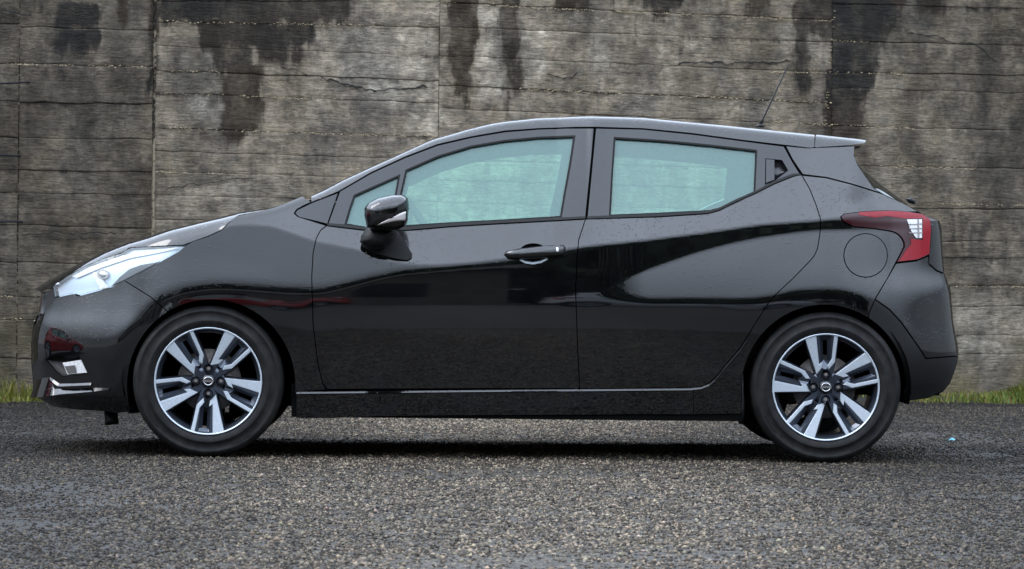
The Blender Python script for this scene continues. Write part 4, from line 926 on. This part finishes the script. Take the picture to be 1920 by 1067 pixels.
def build_wall():
    cnt = 0
    for si, (xa, xb, rows) in enumerate(SEC):
        setback = (-.022, -.022, 0.0, .004, .008)[si]
        vx = 0.5 * (xa + xb)
        sa = float(wall_uv(xa, 250)[0]); sb = float(wall_uv(xb, 250)[0])
        zl = [float(wall_uv(xa, y0)[1]) for y0, _ in rows]; zr = [float(wall_uv(xb, y1)[1]) for _, y1 in rows]
        zl = [TOPZ, zl[0] + .24 + (0.1 if False else 0)] + zl + [-.1]; zr = [TOPZ, zr[0] + .24] + zr + [-.1]
        for k in range(len(zl) - 1):
            g = .0006 + .0012 * random.random()
            far = si in (0, 4)
            if far and k == -1: continue
            L_ = sb - sa; ns = max(2, int(min(L_, 40) / (.022 if not far else .035))); nz = 9
            s = np.linspace(sa + (.0003 if si == 1 else .0010), sb - (.0003 if si == 0 else .0010), ns + 1)
            f = (s - sa) / (sb - sa)
            zt = zl[k] + (zr[k] - zl[k]) * f; zb = zl[k + 1] + (zr[k + 1] - zl[k + 1]) * f
            jt = (fbm(s * 9, s * 0 + si * 7 + k, 21, 4) - .5) * .014; jb = (fbm(s * 9, s * 0 + si * 7 + k + 1, 21, 4) - .5) * .014
            op = -.75 + 2.5 * fbm(s * 1.7, s * 0 + si * 5 + k, 31, 2)
            op2 = -.75 + 2.5 * fbm(s * 1.7, s * 0 + si * 5 + k + 1, 31, 2)
            op = np.clip(op, .08, 2); op2 = np.clip(op2, .08, 2)
            zt = zt + jt - g * op; zb = zb + jb + g * op2
            vv = np.concatenate([[0], np.linspace(.04, .96, nz - 1), [1]])
            Sg, Vg = np.meshgrid(s, vv); Zg = zb[None] + (zt - zb)[None] * Vg
            out = setback + random.uniform(-.0025, .0025) + (fbm(Sg * 3, Zg * 8, 41, 4) - .5) * .012 + (fbm(Sg * 14, Zg * 26, 43 + k, 2) - .5) * .005
            ed = (Vg == 0) | (Vg == 1); out = out - .0016 * ed
            back = np.stack([wp(s, zt, setback - .028), wp(s, zb, setback - .028)])
            V = np.concatenate([wp(Sg, Zg, out).reshape(-1, 3), back.reshape(-1, 3)]) - P0 * np.array([1, 1, 0])
            S2 = np.concatenate([Sg.ravel(), s, s]); Z2 = np.concatenate([Zg.ravel(), zt, zb])
            R0 = nz + 1; n1 = ns + 1; Fc = []
            ii = np.arange(R0 * n1).reshape(R0, n1)
            Q = np.stack([ii[:-1, :-1], ii[:-1, 1:], ii[1:, 1:], ii[1:, :-1]], -1).reshape(-1, 4).tolist()
            tb = R0 * n1; top = ii[-1]
            for i in range(ns):
                Q.append([int(top[i]), int(top[i + 1]), tb + i + 1, tb + i]); Q.append([int(ii[0][i + 1]), int(ii[0][i]), tb + n1 + i, tb + n1 + i + 1])
            me = bpy.data.meshes.new('concrete_board'); me.from_pydata(V.tolist(), [], Q); me.materials.append(WALLM); me.update()
            me.polygons.foreach_set('use_smooth', [True] * len(me.polygons))
            u = me.uv_layers.new(name='wall'); li = np.zeros(len(me.loops), int); me.loops.foreach_get('vertex_index', li)
            uvv = np.stack([S2, Z2 + .04 * si], 1)[li]; u.data.foreach_set('uv', uvv.ravel())
            px, py = project(V + P0 * np.array([1, 1, 0]))
            st = boxes(px, py, STAINS, 0); br = boxes(px, py, STAINS, 1) / np.maximum(st, .05); lm = boxes(px, py, LIMES, 0)
            # seep marks below some joints
            jn = .35 * sstep((fbm(S2 * 2.1, S2 * 0 + k, 51, 3) - .5) * 5) * np.concatenate([np.repeat(((vv > .93) | (vv < .03)).astype(float), n1), np.ones(2 * n1)])
            st = np.maximum(st, jn)
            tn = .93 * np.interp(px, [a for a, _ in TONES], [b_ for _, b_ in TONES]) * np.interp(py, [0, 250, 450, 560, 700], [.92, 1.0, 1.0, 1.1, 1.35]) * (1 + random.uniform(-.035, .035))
            ca = me.color_attributes.new('marks', 'FLOAT_COLOR', 'POINT'); ca.data.foreach_set('color', np.stack([st, lm, np.clip(br, 0, 1.4), np.ones_like(st)], 1).ravel())
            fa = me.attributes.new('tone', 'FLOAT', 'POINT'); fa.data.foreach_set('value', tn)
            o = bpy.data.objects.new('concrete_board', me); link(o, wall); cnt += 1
    # body of the wall behind the boards, seen in the joints
    s0 = float(wall_uv(-1500, 300)[0]); s1 = float(wall_uv(3600, 300)[0]); V = []
    nn = 2
    c = [wp(s, z, o_) for s in (s0, s1) for z in (-.2, TOPZ - .01) for o_ in (-.018, -.5)]
    # the two set-back sections need the core further back
    sm = float(wall_uv(289.5, 250)[0])
    for nm, a_, b_, o_ in (('wall_core', s0, sm, -.031), ('wall_core', sm, s1, -.009)):
        V = np.array([wp(s, z, q_) for s in (a_, b_) for z in (-.2, TOPZ - .01) for q_ in (o_, -.55)]).reshape(-1, 3) - P0 * np.array([1, 1, 0])
        mesh_obj(nm, V, [(0, 1, 3, 2), (4, 6, 7, 5), (0, 4, 5, 1), (2, 3, 7, 6), (0, 2, 6, 4), (1, 5, 7, 3)], JOINTM, wall, smooth=False)
build_wall()
CRACKM = simple('crack_shadow', (.02, .018, .015), rough=.95)
def crack(pts, w):
    p = resample(pts, 4, False); p = p + np.stack([p[:, 0] * 0, (fbm(p[:, 0] / 9, p[:, 0] * 0, 61, 3) - .5) * 9], 1)
    wv = w * (.3 + 1.2 * vnoise(p[:, 0] / 7, p[:, 0] * 0, 63)); s, z = wall_uv(p[:, 0], p[:, 1]); h = wv / 320 / 2
    V = np.concatenate([wp(s, z + h, .013), wp(s, z - h, .013)]) - P0 * np.array([1, 1, 0]); n = len(p)
    mesh_obj('crack', V, [(i, i + n, i + n + 1, i + 1) for i in range(n - 1)], CRACKM, wall, smooth=False)
crack([(600, 146), (640, 156), (675, 165), (700, 169), (740, 168), (770, 164), (800, 163)], 3.2)
crack([(525, 124), (560, 134), (575, 140)], 1.8)
crack([(1025, 140), (1045, 147), (1065, 146), (1080, 139)], 2.4)
crack([(0, 20), (30, 26), (58, 29)], 3)
crack([(40, 440), (80, 437), (160, 437), (230, 439)], 2.0)
crack([(310, 355), (370, 345), (430, 337), (480, 334)], 2.0)
crack([(1270, 120), (1300, 116), (1360, 119), (1440, 118), (1480, 115)], 2.6)
crack([(1700, 62), (1760, 70), (1780, 78), (1830, 84), (1866, 118)], 2.0)
CRUST = simple('lime_crust', (.50, .40, .25), rough=.95, noise=(60, .5, .4))
def crust(x0, y0, x1, y1, p=.75, w=2.1):
    g = np.random.default_rng(int(x0 + y0 * 7)); V = []; Fc = []; x = x0; ph = g.uniform(0, 9)
    while x < x1:
        l = g.uniform(1.5, 6); a = p * (.3 + 1.4 * float(vnoise(np.array([x / 45 + ph]), 0, 3)[0]))
        if g.uniform() < a:
            y = y0 + (y1 - y0) * (x - x0) / (x1 - x0) + g.normal(0, 1.0); h = w * g.uniform(.4, 1.3); q = [(x, y), (x + l * .5, y - h * .6), (x + l, y + g.normal(0, .5)), (x + l * .5, y + h * .6), (x + l * .5, y)]
            s_, z_ = wall_uv([k[0] for k in q], [k[1] for k in q]); P = wp(s_, z_, np.array([.008, .008, .008, .008, .017])) - P0 * np.array([1, 1, 0]); b_ = len(V); V += P.tolist()
            Fc += [(b_, b_ + 4, b_ + 1), (b_ + 1, b_ + 4, b_ + 2), (b_ + 2, b_ + 4, b_ + 3), (b_ + 3, b_ + 4, b_)]
        x += l * g.uniform(.6, 1.6)
    tag(mesh_obj('lime_crust', V, Fc, CRUST, wall, smooth=False), kind='stuff')
for a_ in ((302, 40, 470, 45), (470, 43, 700, 49), (300, 174, 470, 181), (470, 181, 640, 187), (300, 240, 480, 246), (480, 247, 820, 257), (320, 133, 430, 136), (825, 5, 958, 12), (962, 14, 1440, 34), (1440, 36, 1556, 40), (962, 167, 1430, 187), (1440, 188, 1556, 193), (1440, 229, 1710, 241),
           (1562, 76, 1640, 81), (1560, 136, 1700, 140), (292, 321, 470, 329), (0, 120, 285, 126), (1760, 383, 1920, 386), (1640, 312, 1830, 317), (0, 557, 70, 557), (0, 598, 66, 600), (1440, 136, 1556, 137), (1790, 537, 1920, 538)): crust(*a_)
for y_ in range(10, 230, 6):
    if random.random() < .55: crust(1560 - y_ * .07, y_, 1564 - y_ * .07, y_ + 1, .9, 1.6)
ROD = simple('rusty_steel', (.012, .012, .013), rough=.7)
for a_, b_, lab in (((-200, 166), (53, 154.5), 'highest thin dark rod across the left edge of the concrete wall'),
                    ((-200, 284), (36, 292.5), 'middle thin dark rod across the left edge of the concrete wall'),
                    ((-200, 416), (40, 415.5), 'lowest thin dark rod across the left edge of the concrete wall, level with the hood')):
    s, z = wall_uv([a_[0], b_[0]], [a_[1], b_[1]]); p = wp(s, z, .035)
    mid = p[0] * .5 + p[1] * .5
    o = tube('steel_rod', [p[0], mid, p[1], p[1] - wn * .07], .006, ROD, n=6)
    tag(o, lab, 'rod', 'rods fixed along the left of the wall')

stones('loose_chippings', 280000, .0029, .0079, 11)
stones('coarse_chippings', 6000, .0065, .0105, 12, lo=.02, hi=.26, tint=.08)

# ------------------------------------------------------------------ grass at the wall foot
GR = attr_mat('grass_blade', 'tone', .6, .3)
def grass(name, pxr, n, seed, dmax=1.5):
    g = np.random.default_rng(seed)
    px = g.uniform(pxr[0], pxr[1], n); s, _ = wall_uv(px, np.full(n, 600.)); out = .03 + dmax * g.uniform(0, 1, n) ** 1.3
    P = wp(s, np.zeros(n), out); dens = fbm(P[:, 0] * 3.2, P[:, 1] * 3.2, seed, 3); k = g.uniform(0, 1, n) < np.clip((dens - .40) * 6, .02, 1) * np.clip(1.25 - out / dmax, .12, 1)
    P = P[k]; out = out[k]; n = len(P); P[:, 2] = gz(P[:, 0], P[:, 1]) - .003
    h = g.uniform(.012, .050, n) * np.where(out < .35, 1.6, .75) * (.5 + 1.6 * sstep((fbm(P[:, 0] * 1.9, P[:, 1] * 1.9, seed + 4, 2) - .35) * 3)); a = g.uniform(0, 6.28, n); lean = g.normal(0, .35, (n, 2)) * h[:, None]; w = g.uniform(.0018, .005, n)
    dx = np.stack([np.cos(a) * w, np.sin(a) * w, a * 0], 1)
    md = np.concatenate([lean * .35, (h * .6)[:, None]], 1); tp = np.concatenate([lean, h[:, None]], 1)
    V = np.stack([P - dx, P + dx, P + md + dx * .8, P + md - dx * .8, P + tp], 1)
    F4 = np.array([(0, 1, 2), (0, 2, 3), (3, 2, 4)])[None] + (np.arange(n) * 5)[:, None, None]
    me = bpy.data.meshes.new(name); me.vertices.add(n * 5); me.vertices.foreach_set('co', V.ravel()); me.loops.add(F4.size); me.loops.foreach_set('vertex_index', F4.ravel())
    me.polygons.add(n * 3); me.polygons.foreach_set('loop_start', np.arange(0, F4.size, 3)); me.polygons.foreach_set('loop_total', np.full(n * 3, 3)); me.update(calc_edges=True)
    y_ = np.clip(fbm(P[:, 0] * 2.5, P[:, 1] * 2.5, seed + 9, 2) * 1.6 - .3 + g.normal(0, .25, n), 0, 1)[:, None]
    c = (1 - y_) * np.array([.055, .110, .012]) + y_ * np.array([.16, .145, .022]); br = g.uniform(0, 1, n) < .07; c[br] = (.20, .11, .05); c *= g.uniform(.6, 1.25, (n, 1))
    at = me.color_attributes.new('tone', 'FLOAT_COLOR', 'POINT'); at.data.foreach_set('color', np.repeat(np.concatenate([c, np.ones((n, 1))], 1), 5, axis=0).ravel()); me.materials.append(GR)
    return tag(link(bpy.data.objects.new(name, me)), kind='stuff')
grass('grass', (1560, 2300), 60000, 5, 1.35)
grass('grass', (-500, 80), 7000, 6, .5)
grass('grass', (130, 1560), 9000, 8, .4)

# small blue scrap on the asphalt
p = uy(1790, 830, 0.0); d = CAM[2] * F / (830 - 495); lx = (1790 - 833) / F * d
bl = simple('blue_plastic', (.02, .28, .38), rough=.4)
g_ = np.random.default_rng(2); V = [(math.cos(a) * .022 * g_.uniform(.6, 1.2), math.sin(a) * .02 * g_.uniform(.6, 1.2), g_.uniform(.0, .010)) for a in np.linspace(0, 6.28, 8)[:-1]] + [(0, 0, .016)]
sc_ = mesh_obj('plastic_scrap', V, [(i, (i + 1) % 7, 7) for i in range(7)], bl, smooth=False); sc_.location = (lx, CAM[1] + d, float(gz(np.array([lx]), np.array([CAM[1] + d]))[0]) + .004)
tag(sc_, 'tiny crumpled blue plastic scrap on the asphalt behind the rear wheel', 'litter')

# ------------------------------------------------------------------ the far side of the yard (mirrored in the paint)
PLASTER = simple('pale_plaster', (.11, .095, .08), rough=.9, noise=(2, .2, 0)); TILE = simple('roof_tile', (.05, .042, .035), rough=.8, noise=(5, .3, 0)); PANE = simple('dark_pane', (.02, .02, .025), rough=.1)
def box2(name, x0, x1, y0, y1, z0, z1, m, par):
    V = [(x, y, z) for x in (x0, x1) for y in (y0, y1) for z in (z0, z1)]
    return mesh_obj(name, V, [(0, 1, 3, 2), (4, 6, 7, 5), (0, 4, 5, 1), (2, 3, 7, 6), (0, 2, 6, 4), (1, 5, 7, 3)], m, par, smooth=False)
bd = empty('building', (-13, -52, 0)); tag(bd, 'long low plastered building with a tiled roof across the yard', 'building')
box2('wall', -16, 14, -4, 4, 0, 4.2, PLASTER, bd)
mesh_obj('roof', [(-16.5, 4.5, 4.2), (14.5, 4.5, 4.2), (14.5, -4.5, 4.2), (-16.5, -4.5, 4.2), (-15, 0, 5.8), (13, 0, 5.8)], [(0, 4, 5, 1), (2, 5, 4, 3), (1, 5, 2), (3, 4, 0), (0, 1, 2, 3)], TILE, bd, smooth=False)
for k in range(9): box2('window', -14.5 + k * 3.2, -13.1 + k * 3.2, 3.98, 4.03, 1.2, 2.6, PANE, bd)
LEAF = simple('dark_leaf', (.030, .045, .018), rough=.8); BARK = simple('bark', (.06, .045, .035), rough=.9)
def make_tree(seed):
    g = np.random.default_rng(seed); r = empty('tree')
    tube('trunk', [(0, 0, 0), (.1, 0, 2.5), (0, .1, 5)], [.28, .2, .08], BARK, r)
    n = 1500; c = g.normal(0, 1, (12, 3)) * np.array([1.5, 1.5, 1.7]) + np.array([0, 0, 3.9]); k = g.integers(0, 12, n)
    P = c[k] + g.normal(0, .65, (n, 3)); V = []; Fc = []
    a = g.normal(0, .28, (n, 3, 3)); V = (P[:, None] + a).reshape(-1, 3); V[:, 2] = np.maximum(V[:, 2], .15)
    mesh_obj('crown', V, [(3 * i, 3 * i + 1, 3 * i + 2) for i in range(n)], LEAF, r, smooth=False); return r
protos = [make_tree(3), make_tree(4)]
for i in range(26):
    o = protos[i] if i < 2 else copy_tree(protos[i % 2])
    x = (-30 + i * 2.4 if i > 1 else (-34 - i * 4)) + random.uniform(-1.0, 1.0); s = random.uniform(.95, 1.7); o.location = (x, -60 + random.uniform(-3, 3), 0); o.scale = (s, s, s); o.rotation_euler = (0, 0, random.uniform(0, 6))
    tag(o, 'dark leafy tree in the row beyond the far side of the yard', 'tree', 'trees beyond the yard')
